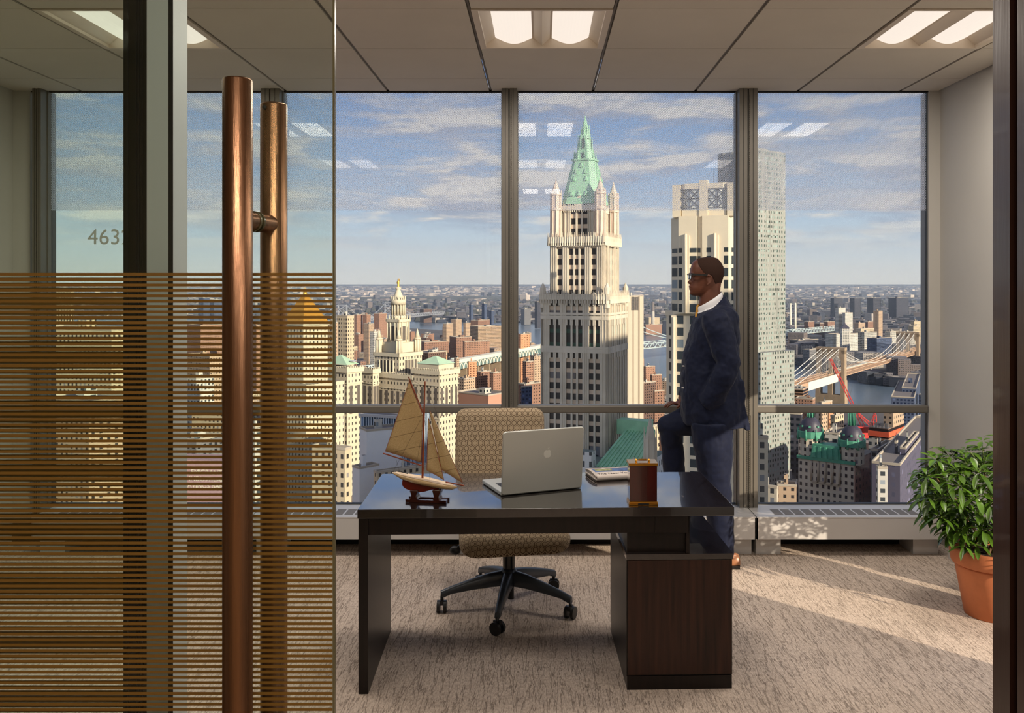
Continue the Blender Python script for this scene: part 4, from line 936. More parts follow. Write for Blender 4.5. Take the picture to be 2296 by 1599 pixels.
# ------------------------------------------------------------------ the city below: street level is GZ, the eye is about 180 m above it
GZ = -178.0
def zl(py, Y): return EYE - (py - CY) / F * Y - GZ          # height above the street of pixel row py at distance Y
m_water = mat('river_water', (92, 108, 122), .25, 0, .4, bump=(.02, 1.0))
m_land = mat('street_ground', (86, 82, 82), .95, var=(.01, .3))
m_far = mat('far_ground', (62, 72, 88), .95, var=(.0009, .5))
FC = {}
def fc(n):
    """facade materials by name, made once"""
    if n in FC: return FC[n]
    S = dict(
        brick=((142, 108, 90), (54, 48, 50), 3.4, 2.9, .36, .42), brick2=((160, 122, 100), (60, 52, 52), 3.0, 2.9, .4, .42), brickd=((104, 82, 72), (40, 36, 40), 3.4, 3, .36, .45),
        tan=((182, 156, 130), (70, 64, 62), 3.2, 3.1, .4, .45), cream=((196, 178, 148), (74, 70, 68), 3.0, 3.6, .42, .5), white=((204, 198, 186), (84, 88, 92), 3.6, 3.4, .5, .5),
        pale=((190, 184, 172), (70, 78, 82), 4.2, 4.0, .55, .5), orange=((198, 144, 108), (120, 74, 52), 5, 3.2, .5, .4), grid=((176, 150, 122), (70, 64, 64), 2.2, 2.8, .62, .55),
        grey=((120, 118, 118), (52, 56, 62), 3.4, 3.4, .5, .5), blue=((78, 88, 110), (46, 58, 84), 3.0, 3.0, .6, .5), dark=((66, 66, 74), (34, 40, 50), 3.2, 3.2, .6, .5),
        pink=((186, 140, 118), (150, 96, 76), 60, 60, .01, .01), blank=((224, 224, 222), (150, 150, 154), 60, 60, .01, .01), mauve=((88, 84, 100), (96, 96, 120), 5, 4, .25, .45), glass=((120, 140, 158), (70, 96, 120), 2.6, 3.6, .85, .8),  # mauve: the lower right block's shade is put into its wall colour
        stone=((196, 184, 164), (60, 62, 66), 4.0, 3.8, .4, .55), floors=((150, 116, 92), (48, 40, 38), 90, 3.3, 1.1, .62), stripes=((180, 180, 182), (40, 46, 56), 2.0, 60, .5, .98))
    w_, g_, pu, pz, fu, fz = S[n]; FC[n] = facade('facade_' + n, w_, g_, pu, pz, fu, fz, wvar=.10); return FC[n]
brnd = random.Random(11)
def corner_box(px0, pxc, px1, Y, th):
    """plan of a box whose outline runs from column px0 over its near corner pxc to px1"""
    c, s = math.cos(th), math.sin(th); Ax = (pxc - CX) / F * Y; k0, k1 = (px0 - CX) / F, (px1 - CX) / F
    L = (Ax - k0 * Y) / (c - k0 * s); q = s + k1 * c; D_ = (Ax - k1 * Y) / q if px1 > pxc and q < -.02 else L * .8
    return Ax, L, min(D_, 140)
def building(px0, pxc, px1, ytop, Y, m_, label, th=-32, name='building', cat='building', group=None, roof=True, zb=0):
    th = R(th); Ax, L, D_ = corner_box(px0, pxc, px1, Y, th); h = zl(ytop, Y)
    t = thing(name, label, cat, (Ax, Y, GZ), th, group)
    MB().box(-L, 0, 0, D_, zb, h).build('walls', fc(m_) if isinstance(m_, str) else m_, t)
    if roof:
        k = brnd.random(); b = MB(); q = min(L, D_)
        x0 = -L * (.25 + .4 * k); b.box(x0 - q * .14, x0 + q * .14, D_ * .35, D_ * .35 + q * .3, h, h + 3 + 2.5 * k); b.build('rooftop_housing', fc(m_) if isinstance(m_, str) and brnd.random() < .5 else fc('pale'), t)
        w_ = .45 if Y < 1000 else .8; e = MB(); e.box(-L, 0, -.15, w_, h, h + 1).box(-L, 0, D_ - w_, D_ + .15, h, h + 1).box(-L - .15, -L + w_, 0, D_, h, h + 1).box(-w_, .15, 0, D_, h, h + 1); e.build('parapet', m_trimst, t)
    t['L'] = L; t['D'] = D_; t['h'] = h
    return t
m_trimst = mat('roof_parapet', (176, 164, 146), .85)

# river and banks
struct(MB().box(-9000, 16000, 700, 30000, GZ - 3, GZ - 2.0).build('floor_river', m_water), 'river')
def plate(nm, pts, m_, z, lab, th=1.5):
    b = MB(); n = len(pts); b.prism(pts, z - th, z); return struct(b.build(nm, m_), lab)
def gp(px, py): v = G(px, py, GZ); return (v.x, v.y)
far_bank = [gp(2700, 925), gp(2300, 893), gp(2083, 874), gp(1960, 858), gp(1860, 826), gp(1770, 813), gp(1600, 800), gp(1530, 790), (560, 2700), gp(1440, 737), gp(1240, 726), gp(1130, 722), gp(1000, 723), gp(900, 719)]
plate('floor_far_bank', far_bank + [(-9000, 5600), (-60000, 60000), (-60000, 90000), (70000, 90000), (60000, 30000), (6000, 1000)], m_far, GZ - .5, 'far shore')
near_bank = [gp(2700, 960), gp(2083, 915), gp(1960, 908), gp(1800, 902), gp(1500, 868), gp(1440, 846), gp(1300, 806), gp(1212, 778), gp(1165, 762), gp(1100, 748), gp(1000, 741), gp(900, 735), gp(860, 728)]
plate('floor_near_bank', [(1500, 30), (-3000, 30), (-9000, 4000), (-9000, 5300)] + near_bank[::-1], m_land, GZ, 'near shore')

# ---- Gothic skyscraper with the green pyramid roof
m_terc = facade('terracotta_cladding', (206, 184, 160), (52, 48, 48), 400, 3.95, 1.1, .60, wvar=.16, roof=(150, 150, 140), reflwin=.1)
m_terc2 = facade('terracotta_tall_bays', (60, 84, 72), (40, 38, 40), 400, 5.2, 1.1, .70, wvar=.1)
m_pier = mat('terracotta_pier', (206, 194, 174), .8, var=(.12, .14)); m_cop = mat('green_copper', (150, 198, 160), .6, var=(.3, .14)); m_copd = mat('dark_copper_opening', (52, 70, 60), .8); m_pink = mat('pink_terracotta', (210, 188, 170), .8, var=(.3, .12))
WC = Vector((17.4, 342.6)); WT = R(-21)
wool = thing('gothic_skyscraper', 'cream Gothic skyscraper with a green pyramid spire and corner turrets', 'skyscraper', (WC.x, WC.y, GZ), WT)
z = lambda py, Y=333: zl(py, Y)
SIDES = [Matrix.Rotation(k * PI / 2, 4, 'Z') for k in range(4)]
hL, hU = 13.5, 10.7
MB().box(-hL + .7, hL - .7, -hL + .7, hL - .7, 0, z(781)).build('lower_shaft', m_terc, wool)
MB().box(-hL + .7, hL - .7, -hL + .7, hL - .7, z(781), z(716)).build('tall_bays', m_terc2, wool)
MB().box(-hL + .7, hL - .7, -hL + .7, hL - .7, z(716), z(664)).build('shaft_head', m_terc, wool)
MB().box(-hU + .6, hU - .6, -hU + .6, hU - .6, z(664), z(540)).build('upper_shaft', m_terc, wool)
for k, M in enumerate(SIDES):
    b = MB(M)
    for x0, x1 in ((-13.5, -10.1), (-5.7, -3.3), (3.3, 5.8), (10.2, 13.5)): b.box(x0, x1, -hL, -hL + 1.2, 0, z(664))
    for xx in (-7.9, -1.1, 1.1, 8.0): b.box(xx - .38, xx + .38, -hL + .15, -hL + 1, 0, z(668))
    for xx in (-12.4, -11.2, -4.8, -4.1, 4.2, 4.9, 11.2, 12.4): b.box(xx - .12, xx + .12, -hL - .25, -hL, 0, z(655))
    for yy in (706, 781, 716, 790): b.box(-13.5, 13.5, -hL - .2, -hL + .9, z(yy), z(yy) + (.9 if yy in (706, 781) else 1.6) * (1 if yy != 716 else .9))
                                     # window heads and tracery of the lower parapet
    for xx in (-9, -6.8, -2.2, 0, 2.2, 6.9, 9.1):
        for yy in (672, 716, 790): b.prism([(xx - 1.05, -hL - .1), (xx - .55, -hL - .1), (xx - .55, -hL + .8), (xx - 1.05, -hL + .8)], z(yy) - 2.2, z(yy)); b.prism([(xx + .55, -hL - .1), (xx + 1.05, -hL - .1), (xx + 1.05, -hL + .8), (xx + .55, -hL + .8)], z(yy) - 2.2, z(yy))
    b.build('window_heads_and_piers', m_pier, wool); b = MB(M)
    b.box(-13.9, 13.9, -hL - .7, -hL + .3, z(672), z(664)).box(-13.7, 13.7, -hL - .5, -hL + .1, z(664), z(659))
    xx = -13.2
    while xx < 13.4: b.cyl(xx, -hL - .75, z(680), z(651), .30, .05, 4, False); xx += 1.05
    for xx in (-8, 0, 8): b.prism([(xx - 1.8, -hL - .6), (xx + 1.8, -hL - .6), (xx + 1.8, -hL), (xx - 1.8, -hL)], z(668), z(654), top=.05)
    b.build('parapet_tracery', m_pier, wool)
    b = MB(M)                                     # upper shaft
    for x0, x1 in ((-10.7, -7.9), (-5.9, -3.1), (3.1, 5.9), (7.8, 10.7)): b.box(x0, x1, -hU, -hU + 1.1, z(664), z(545))
    for xx in (-1.1, 1.1): b.box(xx - .34, xx + .34, -hU + .1, -hU + 1, z(664), z(545))
    for xx in (-10.2, -9.3, -8.4, -5.3, -4.5, -3.7, 3.7, 4.5, 5.3, 8.4, 9.3, 10.2): b.box(xx - .14, xx + .14, -hU - .28, -hU, z(662), z(540))
    b.build('piers', m_pier, wool)
    b = MB(M); zz = z(545)                        # balcony
    b.box(-11.4, 11.4, -hU - .9, -hU + .6, zz, z(531)); xx = -11
    while xx < 11.2: b.cyl(xx, -hU - .95, z(551), z(521), .27, .06, 4, False); xx += .95
    for xx in (-6.9, -2.2, 0, 2.2, 6.9): b.prism([(xx - 1.1, -hU - .8), (xx + 1.1, -hU - .8), (xx + 1.1, -hU), (xx - 1.1, -hU)], z(553), z(541), top=.1)
    for xx in (-7.5, 7.5): b.prism([(xx - 1.5, -hU - .9), (xx + 1.5, -hU - .9), (xx + 1.5, -hU), (xx - 1.5, -hU)], z(545), z(522), top=.05)
    b.build('balcony', m_pier, wool)
    h3 = 7.4; b = MB(M)                           # turret stage
    for x0, x1 in ((-7.4, -3.4), (3.4, 7.4)): b.box(x0, x1, -h3, -h3 + 1, z(531), z(458))
    for xx in (-1.1, 1.1): b.box(xx - .34, xx + .34, -h3, -h3 + .8, z(531), z(470))
    for xx in (-5.8, -4.4, -3.6, 3.6, 4.4, 5.8): b.box(xx - .16, xx + .16, -h3 - .3, -h3, z(531), z(455))
    b.box(-7.6, 7.6, -h3 - .4, -h3 + .4, z(470), z(459)); xx = -7.2
    while xx < 7.4: b.cyl(xx, -h3 - .3, z(474), z(449), .24, .04, 4, False); xx += .9
    b.prism([(-2.4, -h3 - .5), (2.4, -h3 - .5), (2.4, -h3 + .5), (-2.4, -h3 + .5)], z(470), z(430), top=.06)
    b.build('turret_stage_piers', m_pier, wool)
MB().box(-6.9, 6.9, -6.9, 6.9, z(531), z(460)).build('turret_stage_core', m_terc, wool)
for sx in (-1, 1):
    for sy in (-1, 1):
        cx_, cy_ = sx * 9.0, sy * 9.0; b = MB()
        b.cyl(cx_, cy_, z(540), z(432), 1.95, 1.95, 8, False, PI / 8).cyl(cx_, cy_, z(470), z(464), 2.25, 2.25, 8, False, PI / 8).cyl(cx_, cy_, z(436), z(431), 2.3, 2.3, 8, False, PI / 8)
        for q in range(8):
            a = q * PI / 4 + PI / 8; b.cyl(cx_ + 2.05 * math.cos(a), cy_ + 2.05 * math.sin(a), z(534), z(424), .26, .12, 4, False)
        b.build('turret', m_pink, wool)
        b = MB().cyl(cx_, cy_, z(432), z(400), 1.9, .08, 8, False, PI / 8).cyl(cx_, cy_, z(402), z(397), .12, .1, 6); b.build('turret_spire', m_pink, wool)
        cx_, cy_ = sx * 12.9, sy * 12.9; b = MB().cyl(cx_, cy_, z(690), z(645), 1.1, 1.1, 8, False, PI / 8).cyl(cx_, cy_, z(645), z(634), 1.0, .08, 8, False, PI / 8); b.build('corner_pinnacle', m_pier, wool)
b = MB(); zr0, zr1 = z(460, 342), z(362, 342)
oc8 = lambda r, c: [(r, -c), (r, c), (c, r), (-c, r), (-r, c), (-r, -c), (-c, -r), (c, -r)]
b.prism(oc8(8.0, 5.2), zr0, z(428, 342), top=.86).prism(oc8(6.9, 4.5), z(428, 342), zr1, top=.60); b.build('pyramid_roof', m_cop, wool)
b = MB()
for k, M in enumerate(SIDES):
    for yy, xs_ in ((442, (-3, 0, 3)), (408, (-2.4, 2.4)), (392, (-1.9, 1.9)), (378, (0,))):
        Yq = 6.9 - (428 - yy) / 66 * 2.7 if yy < 428 else 7.7
        for xx in xs_: MB(M).prism([(xx - .6, -Yq - .5), (xx + .6, -Yq - .5), (xx + .6, -Yq + .8), (xx - .6, -Yq + .8)], z(yy, 342), z(yy, 342) + 2.0, top=.1).build('dormer', m_cop, wool)
b = MB(); b.prism(oc8(4.7, 3), z(362, 342), z(358, 342)).prism(oc8(3.6, 2.2), z(358, 342), z(342, 342), top=.9).prism(oc8(2.9, 1.8), z(342, 342), z(304, 342), top=.66)
for q in range(8):
    a = q * PI / 4 + PI / 8; b.cyl(4.3 * math.cos(a), 4.3 * math.sin(a), z(362, 342), z(336, 342), .4, .05, 5, False); b.cyl(2.8 * math.cos(a), 2.8 * math.sin(a), z(342, 342), z(300, 342), .32, .05, 5, False)
b.build('lantern', m_cop, wool)
b = MB()
for k in range(8):
    a = k * PI / 4; b.bar((3.5 * math.cos(a), 3.5 * math.sin(a), z(357, 342)), (3.4 * math.cos(a), 3.4 * math.sin(a), z(345, 342)), .9, .3, up=(math.cos(a), math.sin(a), 0)); b.bar((2.75 * math.cos(a), 2.75 * math.sin(a), z(335, 342)), (2.3 * math.cos(a), 2.3 * math.sin(a), z(312, 342)), .9, .3, up=(math.cos(a), math.sin(a), 0))
b.build('lantern_openings', m_copd, wool)
b = MB().cyl(0, 0, z(304, 342), z(286, 342), 1.9, 1.3, 8, False).cyl(0, 0, z(286, 342), z(258, 342), 1.3, .06, 8, False)
for q in range(8): a = q * PI / 4; b.cyl(1.7 * math.cos(a), 1.7 * math.sin(a), z(304, 342), z(280, 342), .28, .04, 4, False)
b.build('spire', m_cop, wool)
# its lower wing with white pinnacles and green roofs, seen beside the laptop
m_wst = facade('wing_stone', (210, 208, 202), (84, 84, 86), 2.6, 4.2, .36, .5, roof=(120, 128, 118), wvar=.08)
wing = thing('gothic_wing', 'lower wing of the Gothic skyscraper with green sloping roof and cooling plant', 'building', (P(1366, 0, 305).x, 305, GZ), R(-24))
zz = lambda py: zl(py, 305); kx = 305 / F
MB().box(-22, 9.5, 0, 40, 0, zz(1052)).build('walls', m_wst, wing)
b = MB(); b._add([(-6, 2, zz(1052)), (9, 2, zz(1052)), (9, 26, zz(985)), (-2, 26, zz(985)), (-6, 26, zz(1052)), (9, 26, zz(1052))], [(0, 1, 2, 3), (0, 3, 4), (1, 5, 2), (3, 2, 5, 4), (0, 4, 5, 1)], False); b.build('copper_roof', m_cop, wing)
MB().box(-15, -6.2, -1.5, 3, 0, zz(1016)).build('side_wing', m_wst, wing)
for q in range(9): b = MB(); b.bar((-6 + 1.5 * q + 1.2, 2, zz(1052) + .2), (-2 + 1.2 * q + 1.0, 26, zz(985) + .2), .25, .5); b.build('standing_seam', m_cop, wing)
MB().box(-5.5, 7, 24, 30, zz(1000), zz(965)).build('copper_screen', m_cop, wing)
for k in range(6): MB().cyl(-17 + 3.6 * (k % 3), 22 + 4 * (k // 3), zz(1030), zz(1002), 1.6, 1.6, 14).build('cooling_fan', fc('pale'), wing)
MB().box(-19, -4, 19, 30, zz(1052), zz(1028)).build('plant_deck', fc('grey'), wing)
for xx in (-21, -16, -11.5, 9): MB().cyl(xx, 0, zz(1085), zz(1035), .9, .9, 8, False).cyl(xx, 0, zz(1035), zz(1020), 1, .06, 8, False).build('pinnacle', m_pier, wing)
b = MB().cyl(12.5, 8, 0, zz(985), 2.2, 2.2, 8, False).cyl(12.5, 8, zz(985), zz(935), 1.9, .1, 8, False)
for q in range(8): a = q * PI / 4; b.cyl(12.5 + 2.3 * math.cos(a), 8 + 2.3 * math.sin(a), zz(1060), zz(960), .4, .06, 5, False)
b.build('stone_turret', m_pier, wing)

# ---- stone tower with the latticed crown
m_bar = facade('limestone_tower', (214, 200, 174), (62, 70, 74), 5.2, 3.62, .62, .70, wvar=.06, reflwin=.18, roof=(150, 140, 126)); m_lime = mat('limestone', (214, 200, 174), .85, var=(.1, .06)); m_latt = mat('dark_lattice', (58, 58, 54), .6, 0); m_lglass = mat('grey_glass', (206, 208, 200), .35, .0)
YB_ = 262.0; bt = R(-22); BCx = P(1578, 0, YB_).x; z = lambda py: zl(py, YB_)
bar = thing('limestone_tower', 'pale stone tower with a stepped crown of crossed lattice panels, behind the man', 'skyscraper', (BCx, YB_, GZ), bt)
k_ = YB_ / F
def stage(nm, hw, dp, y0, y1, m_, ch=3):
    f0 = .05 if 'core' in nm else -.25 if 'cap' in nm else 0; pts = [(-hw + ch, f0), (hw - ch, f0), (hw, ch), (hw, dp - ch), (hw - ch, dp), (-hw + ch, dp), (-hw, dp - ch), (-hw, ch)]
    return MB(Matrix.Translation((0, -0, 0))).prism(pts, z(y0), z(y1)).build(nm, m_, bar)
stage('base_shaft', 12.3, 26, 2400, 703, m_bar, 3.2)
stage('base_ledge', 12.6, 26.2, 709, 698, m_lime, 3.2)
o_ = stage('shaft', 10.6, 23, 703, 556, m_bar, 3); stage('blank_storey', 10.7, 23.1, 556, 486, m_lime, 3); stage('upper_ledge', 9.2, 21, 486, 470, m_lime, 2.6)
stage('crown_core', 7.7, 18.8, 470, 412, m_lglass, 2.6)
for nm, hw, dp in (('crown_cap', 8.4, 20),): stage(nm, hw, dp, 424, 411, m_lime, 2.6)
for xx in (-8.3, 0, 8.3):
    MB().box(xx - 1.25, xx + 1.25, -.4, 2, z(486), z(404 if xx == 0 else 412)).build('crown_pier', m_lime, bar)
    MB().box(xx - 1.0 if xx else 7.4, xx + 1.0 if xx else 9.0, 8, 12, z(486), z(408)).build('crown_pier', m_lime, bar)
for x0, x1 in ((-7.2, -1.2), (1.2, 7.2)):
    b = MB(); z0, z1 = z(466), z(424); hx = (x1 - x0) / 2; hz = (z1 - z0) / 2
    for i in (0, 1):
        for j in (0, 1):
            a0, a1, c0, c1 = x0 + i * hx, x0 + (i + 1) * hx, z0 + j * hz, z0 + (j + 1) * hz
            for p_, q in (((a0, c0), (a1, c1)), ((a0, c1), (a1, c0)), ((a0, c0), (a1, c0)), ((a0, c0), (a0, c1)), ((a1, c0), (a1, c1)), ((a0, c1), (a1, c1)), ): b.bar((p_[0], -.15, p_[1]), (q[0], -.15, q[1]), .22)
    b.build('lattice', m_latt, bar)
b = MB()
for q in range(2):
    y0_, y1_ = 3 + q * 8, 10 + q * 8; z0, z1 = z(466), z(424)
    for p_, r_ in (((y0_, z0), (y1_, z1)), ((y0_, z1), (y1_, z0)), ((y0_, z0), (y0_, z1)), ((y1_, z0), (y1_, z1))): b.bar((8.0, p_[0], p_[1]), (8.0, r_[0], r_[1]), .42)
b.build('lattice', m_latt, bar)
for x0, x1 in ((-7.5, -1.9), (-.3, 7.5)):
    MB().box(x0, x1, -1.0, 0, z(703), z(556)).build('bay', m_bar, bar); MB().box(x0, x1, -1.0, 0, z(556), z(484)).build('bay_head', m_lime, bar)
for xx in (-5.2, 3.6):
    MB().box(xx - 1.1, xx + 1.1, -1.5, -.9, z(703), z(528)).cyl(xx, -1.6, z(703), z(524), .42, .42, 8).build('fin', m_lime, bar)
for xx in (-9.0, 2.0, 8): MB().box(xx - .8, xx + .8, -.7, .4, z(2400), z(708)).cyl(xx, -.8, z(2400), z(712), .5, .5, 8).build('fin', m_lime, bar)
MB().cyl(1.5, 8, z(412), z(374), .12, .05, 5).build('mast', m_latt, bar)

# ---- rippled metal tower
m_rip = facade('rippled_metal', (150, 150, 142), (84, 96, 90), 2.6, 2.95, .5, .52, wvar=.05, metal=0, rough=.5, reflwin=.4, roof=(130, 130, 130))
GY = 522; Ax, L, D_ = corner_box(1609, 1699, 1761, GY, R(-50)); g_ = thing('rippled_tower', 'tall silvery tower with rippled facade, cut by the right window mullion', 'skyscraper', (Ax, GY, GZ), R(-50))
def ripple(x0, x1, y0, y1, z0, z1, nm, par, seed):
    n = 34; m2 = 60; vs = []; fs = []; per = [(x0 + (x1 - x0) * i / n, y0, 0, -1) for i in range(n)] + [(x1, y0 + (y1 - y0) * i / n, 1, 0) for i in range(n)] + [(x1 - (x1 - x0) * i / n, y1, 0, 1) for i in range(n)] + [(x0, y1 - (y1 - y0) * i / n, -1, 0) for i in range(n)]
    N = len(per)
    for j in range(m2 + 1):
        zz_ = z0 + (z1 - z0) * j / m2
        for i, (a, c_, nx_, ny_) in enumerate(per):
            w_ = .9 * math.sin(i * .75 + math.sin(zz_ * .035 + seed) * 1.7) * math.sin(zz_ * .022 + i * .11 + seed) ** 2
            if i % n == 0: w_ = 0
            vs.append((a + nx_ * w_, c_ + ny_ * w_, zz_))
    for j in range(m2):
        for i in range(N): fs.append((j * N + i, j * N + (i + 1) % N, (j + 1) * N + (i + 1) % N, (j + 1) * N + i))
    b = MB(); b._add(vs, fs, False); b._add(vs[-N:], [list(range(N))], False); return b.build(nm, m_rip, par)
ripple(-L, 0, 0, D_, 0, zl(333, GY), 'walls', g_, 1.0); MB().box(-L * .8, -L * .3, D_ * .3, D_ * .8, zl(333, GY), zl(322, GY)).build('rooftop_housing', m_rip, g_)
MB().box(-L - .5, 4.5, -3.5, D_ + 3, 0, zl(790, GY)).build('podium_shaft', m_rip, g_)

# ---- limestone wedding-cake civic tower with gilded statue
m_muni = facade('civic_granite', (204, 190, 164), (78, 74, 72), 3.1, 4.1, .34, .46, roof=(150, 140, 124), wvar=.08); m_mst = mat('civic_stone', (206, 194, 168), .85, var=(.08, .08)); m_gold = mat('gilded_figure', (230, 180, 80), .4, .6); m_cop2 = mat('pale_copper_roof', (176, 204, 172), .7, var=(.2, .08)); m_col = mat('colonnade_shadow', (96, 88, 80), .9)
MY = 620; mtn = R(-34); mun = thing('civic_tower', 'cream civic tower block with colonnaded lantern topped by a gold statue', 'skyscraper', (P(893, 0, MY + 20).x, MY + 20, GZ), mtn); z = lambda py: zl(py, MY + 15); s_ = (MY + 15) / F
MB().box(-12.2, 12.2, -12.2, 12.2, 0, z(790)).build('tower_block', m_muni, mun)
b = MB()
for M in SIDES:
    c_ = MB(M)
    for xx in (-5, -1.7, 1.7, 5): c_.box(xx - 1.0, xx + 1.0, -12.4, -12, z(868), z(806))
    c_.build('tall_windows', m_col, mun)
    c_ = MB(M)
    for xx in (-6.7, -3.35, 0, 3.35, 6.7): c_.cyl(xx, -12.4, z(868), z(806), .45, .45, 8)
    c_.box(-12.9, 12.9, -12.9, -12, z(798), z(790)).box(-12.7, 12.7, -12.7, -12, z(872), z(868)); c_.build('pilasters', m_mst, mun)
MB().box(-8.4, 8.4, -8.4, 8.4, z(790), z(768)).box(-5.6, 5.6, -5.6, 5.6, z(768), z(716)).build('square_stage', m_mst, mun)
for M in SIDES:
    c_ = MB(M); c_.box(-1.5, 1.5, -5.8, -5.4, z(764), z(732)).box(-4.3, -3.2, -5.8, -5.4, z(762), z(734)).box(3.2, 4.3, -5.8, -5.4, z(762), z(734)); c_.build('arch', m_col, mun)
    c_ = MB(M); c_.box(-6.5, 6.5, -6.5, -5.5, z(722), z(716))
    for xx in (-5.2, -2.4, 2.4, 5.2): c_.cyl(xx, -6, z(767), z(722), .4, .4, 8)
    for xx in (-6, -3, 0, 3, 6): c_.cyl(xx, -6.1, z(717), z(706), .5, .15, 6, False)
    c_.build('cornice', m_mst, mun)
MB().cyl(0, 0, z(716), z(708), 5.6, 5.6, 24).cyl(0, 0, z(706), z(680), 3.6, 3.6, 16).cyl(0, 0, z(683), z(672), 5.6, 5.6, 24).build('drum', m_mst, mun)
for q in range(14):
    a = 2 * PI * q / 14; MB().cyl(4.9 * math.cos(a), 4.9 * math.sin(a), z(707), z(682), .5, .45, 8).build('column', m_mst, mun)
b = MB()
for q in range(16): a = 2 * PI * q / 16; b.cyl(5.2 * math.cos(a), 5.2 * math.sin(a), z(674), z(664), .5, .2, 5, False)
b.lathe([(4.2, z(672)), (3.4, z(664)), (2.1, z(655)), (1.6, z(650)), (1.6, z(648)), (2.3, z(647)), (2.2, z(646)), (1.6, z(645)), (.5, z(643)), (0, z(643))], 20); b.build('crown', m_mst, mun)
b = MB(); b.tube([(0, 0, z(643)), (0, 0, z(639)), (0, 0, z(634)), (0, 0, z(630)), (0, 0, z(628))], [.9, .7, .85, .8, .3], 8).ell((0, 0, z(626.5)), (.55, .55, .7)).tube([(.4, 0, z(631)), (1.4, 0, z(629)), (1.2, 0, z(625))], .28, 6).tube([(-.4, 0, z(631)), (-1.3, 0, z(633)), (-1.2, 0, z(636))], .28, 6); b.build('statue', m_gold, mun)
for sx in (-1, 1):
    for sy in (-1, 1):
        b = MB(); cx_, cy_ = sx * 9.9, sy * 9.9; b.cyl(cx_, cy_, z(800), z(762), 2.3, 2.2, 12).cyl(cx_, cy_, z(762), z(758), 2.7, 2.7, 12).cyl(cx_, cy_, z(758), z(738), 2.0, .15, 12)
        for q in range(8): a = q * PI / 4; b.cyl(cx_ + 2.35 * math.cos(a), cy_ + 2.35 * math.sin(a), z(795), z(762), .4, .4, 6)
        b.build('corner_turret', m_mst, mun)
def wingb(px0, pxc, px1, ytop, Y, label):
    th = -34; Ax, L, D_ = corner_box(px0, pxc, px1, Y, R(th)); t = thing('civic_wing', label, 'building', (Ax, Y, GZ), R(th)); zz = lambda py: zl(py, Y)
    h = zz(ytop); MB().box(-L, 0, 0, D_, 0, h).build('walls', m_muni, t)
    b = MB(); b.box(-L - .9, .9, -.9, D_ + .9, h - 3, h).box(-L - .4, .4, -.4, D_ + .4, h - 10.5, h - 9.8).box(-L - .4, .4, -.4, D_ + .4, h - 33, h - 32)
    xx = -L
    while xx < 0: b.box(xx, xx + .7, -.7, 0, h, h + 1.2); xx += 1.6
    yy = 0
    while yy < D_: b.box(0, .7, yy, yy + .7, h, h + 1.2); yy += 1.6
    b.build('cornice', m_mst, t); b = MB(); n = max(2, int(L / 5))
    for k in range(n): xx = -L + L * (k + .5) / n; b.box(xx - 1.2, xx + 1.2, -.12, .1, h - 31, h - 12)
    n = max(2, int(D_ / 5))
    for k in range(n): yy = D_ * (k + .5) / n; b.box(-.1, .12, yy - 1.2, yy + 1.2, h - 31, h - 12)
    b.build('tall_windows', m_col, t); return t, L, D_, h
t, L, D_, h = wingb(925, 985, 1028, 832, 590, 'right wing of the civic tower block, with a pale green hip roof')
MB().box(-L * .88, -L * .10, D_ * .1, D_ * .9, h, h + 4).build('attic', m_mst, t)
MB().prism([(-L * .92, D_ * .08), (-L * .06, D_ * .08), (-L * .06, D_ * .92), (-L * .92, D_ * .92)], h + 4, h + 9, top=.05).build('copper_roof', m_cop2, t)
t, L, D_, h = wingb(716, 779, 812, 826, 585, 'left wing of the civic tower block, beside the glass door edge')
MB().prism([(-L * .92, D_ * .08), (-L * .06, D_ * .08), (-L * .06, D_ * .92), (-L * .92, D_ * .92)], h + 2, h + 8, top=.05).build('copper_roof', m_cop2, t); MB().cyl(-3, 8, h + 4, h + 4.4, 2.4, 2.4, 16).build('dish', m_white, t)
wingb(800, 836, 850, 828, 612, 'recessed front of the civic tower block between its tower and left wing')
wingb(836, 925, 926, 842, 604, 'lower front of the civic tower block under its central tower')

# ---- old twin-domed skyscraper below at the right
m_park = facade('old_stone_front', (200, 186, 166), (70, 66, 70), 2.9, 3.55, .42, .50, roof=(96, 92, 90), wvar=.08); m_pbrk = facade('old_brick_side', (172, 136, 122), (70, 64, 72), 5.2, 3.6, .26, .42, roof=(90, 88, 88), wvar=.08); m_grn = mat('verdigris', (78, 146, 118), .6, var=(.5, .15)); m_dome = mat('slate_dome', (62, 58, 70), .5, var=(.5, .1)); m_pst = mat('old_stone', (178, 162, 140), .85)
PY_ = 430; Ax, L, D_ = corner_box(1790, 1917, 1968, PY_, R(-38)); pk = thing('twin_domed_building', 'old stone skyscraper with two dark domes and green copper trim', 'skyscraper', (Ax, PY_, GZ), R(-38)); z = lambda py, Y=PY_: zl(py, Y)
hh = z(1036); MB().box(-L, -.4, 0, D_, 0, hh).build('front_block', m_park, pk); MB().box(-.4, 0, .1, D_, 0, z(1032)).build('side_wall', m_pbrk, pk)
MB().box(-L * .76, -L * .26, .5, 9, hh, hh + 5).build('attic', m_park, pk); MB().prism([(-L * .78, -.6), (-L * .24, -.6), (-L * .24, 9), (-L * .78, 9)], hh - 1, hh + 6.6, top=.86).build('mansard', m_grn, pk)
for k in range(5):
    xx = -L * .76 + L * .5 * (k + .5) / 5; MB().prism([(xx - 1.1, -1.1), (xx + 1.1, -1.1), (xx + 1.1, 1), (xx - 1.1, 1)], hh, hh + 5.6, top=.5).build('dormer', m_grn, pk)
MB().box(-L - .6, .2, -.8, .3, hh - 1.6, hh).build('cornice', m_grn, pk)
for k in range(4): MB().box(-L * .76 + L * .5 * k / 4 + .6, -L * .76 + L * .5 * (k + 1) / 4 - .6, -1.2, 0, z(1092) - .5, z(1092) + .3).build('balcony', m_pst, pk)
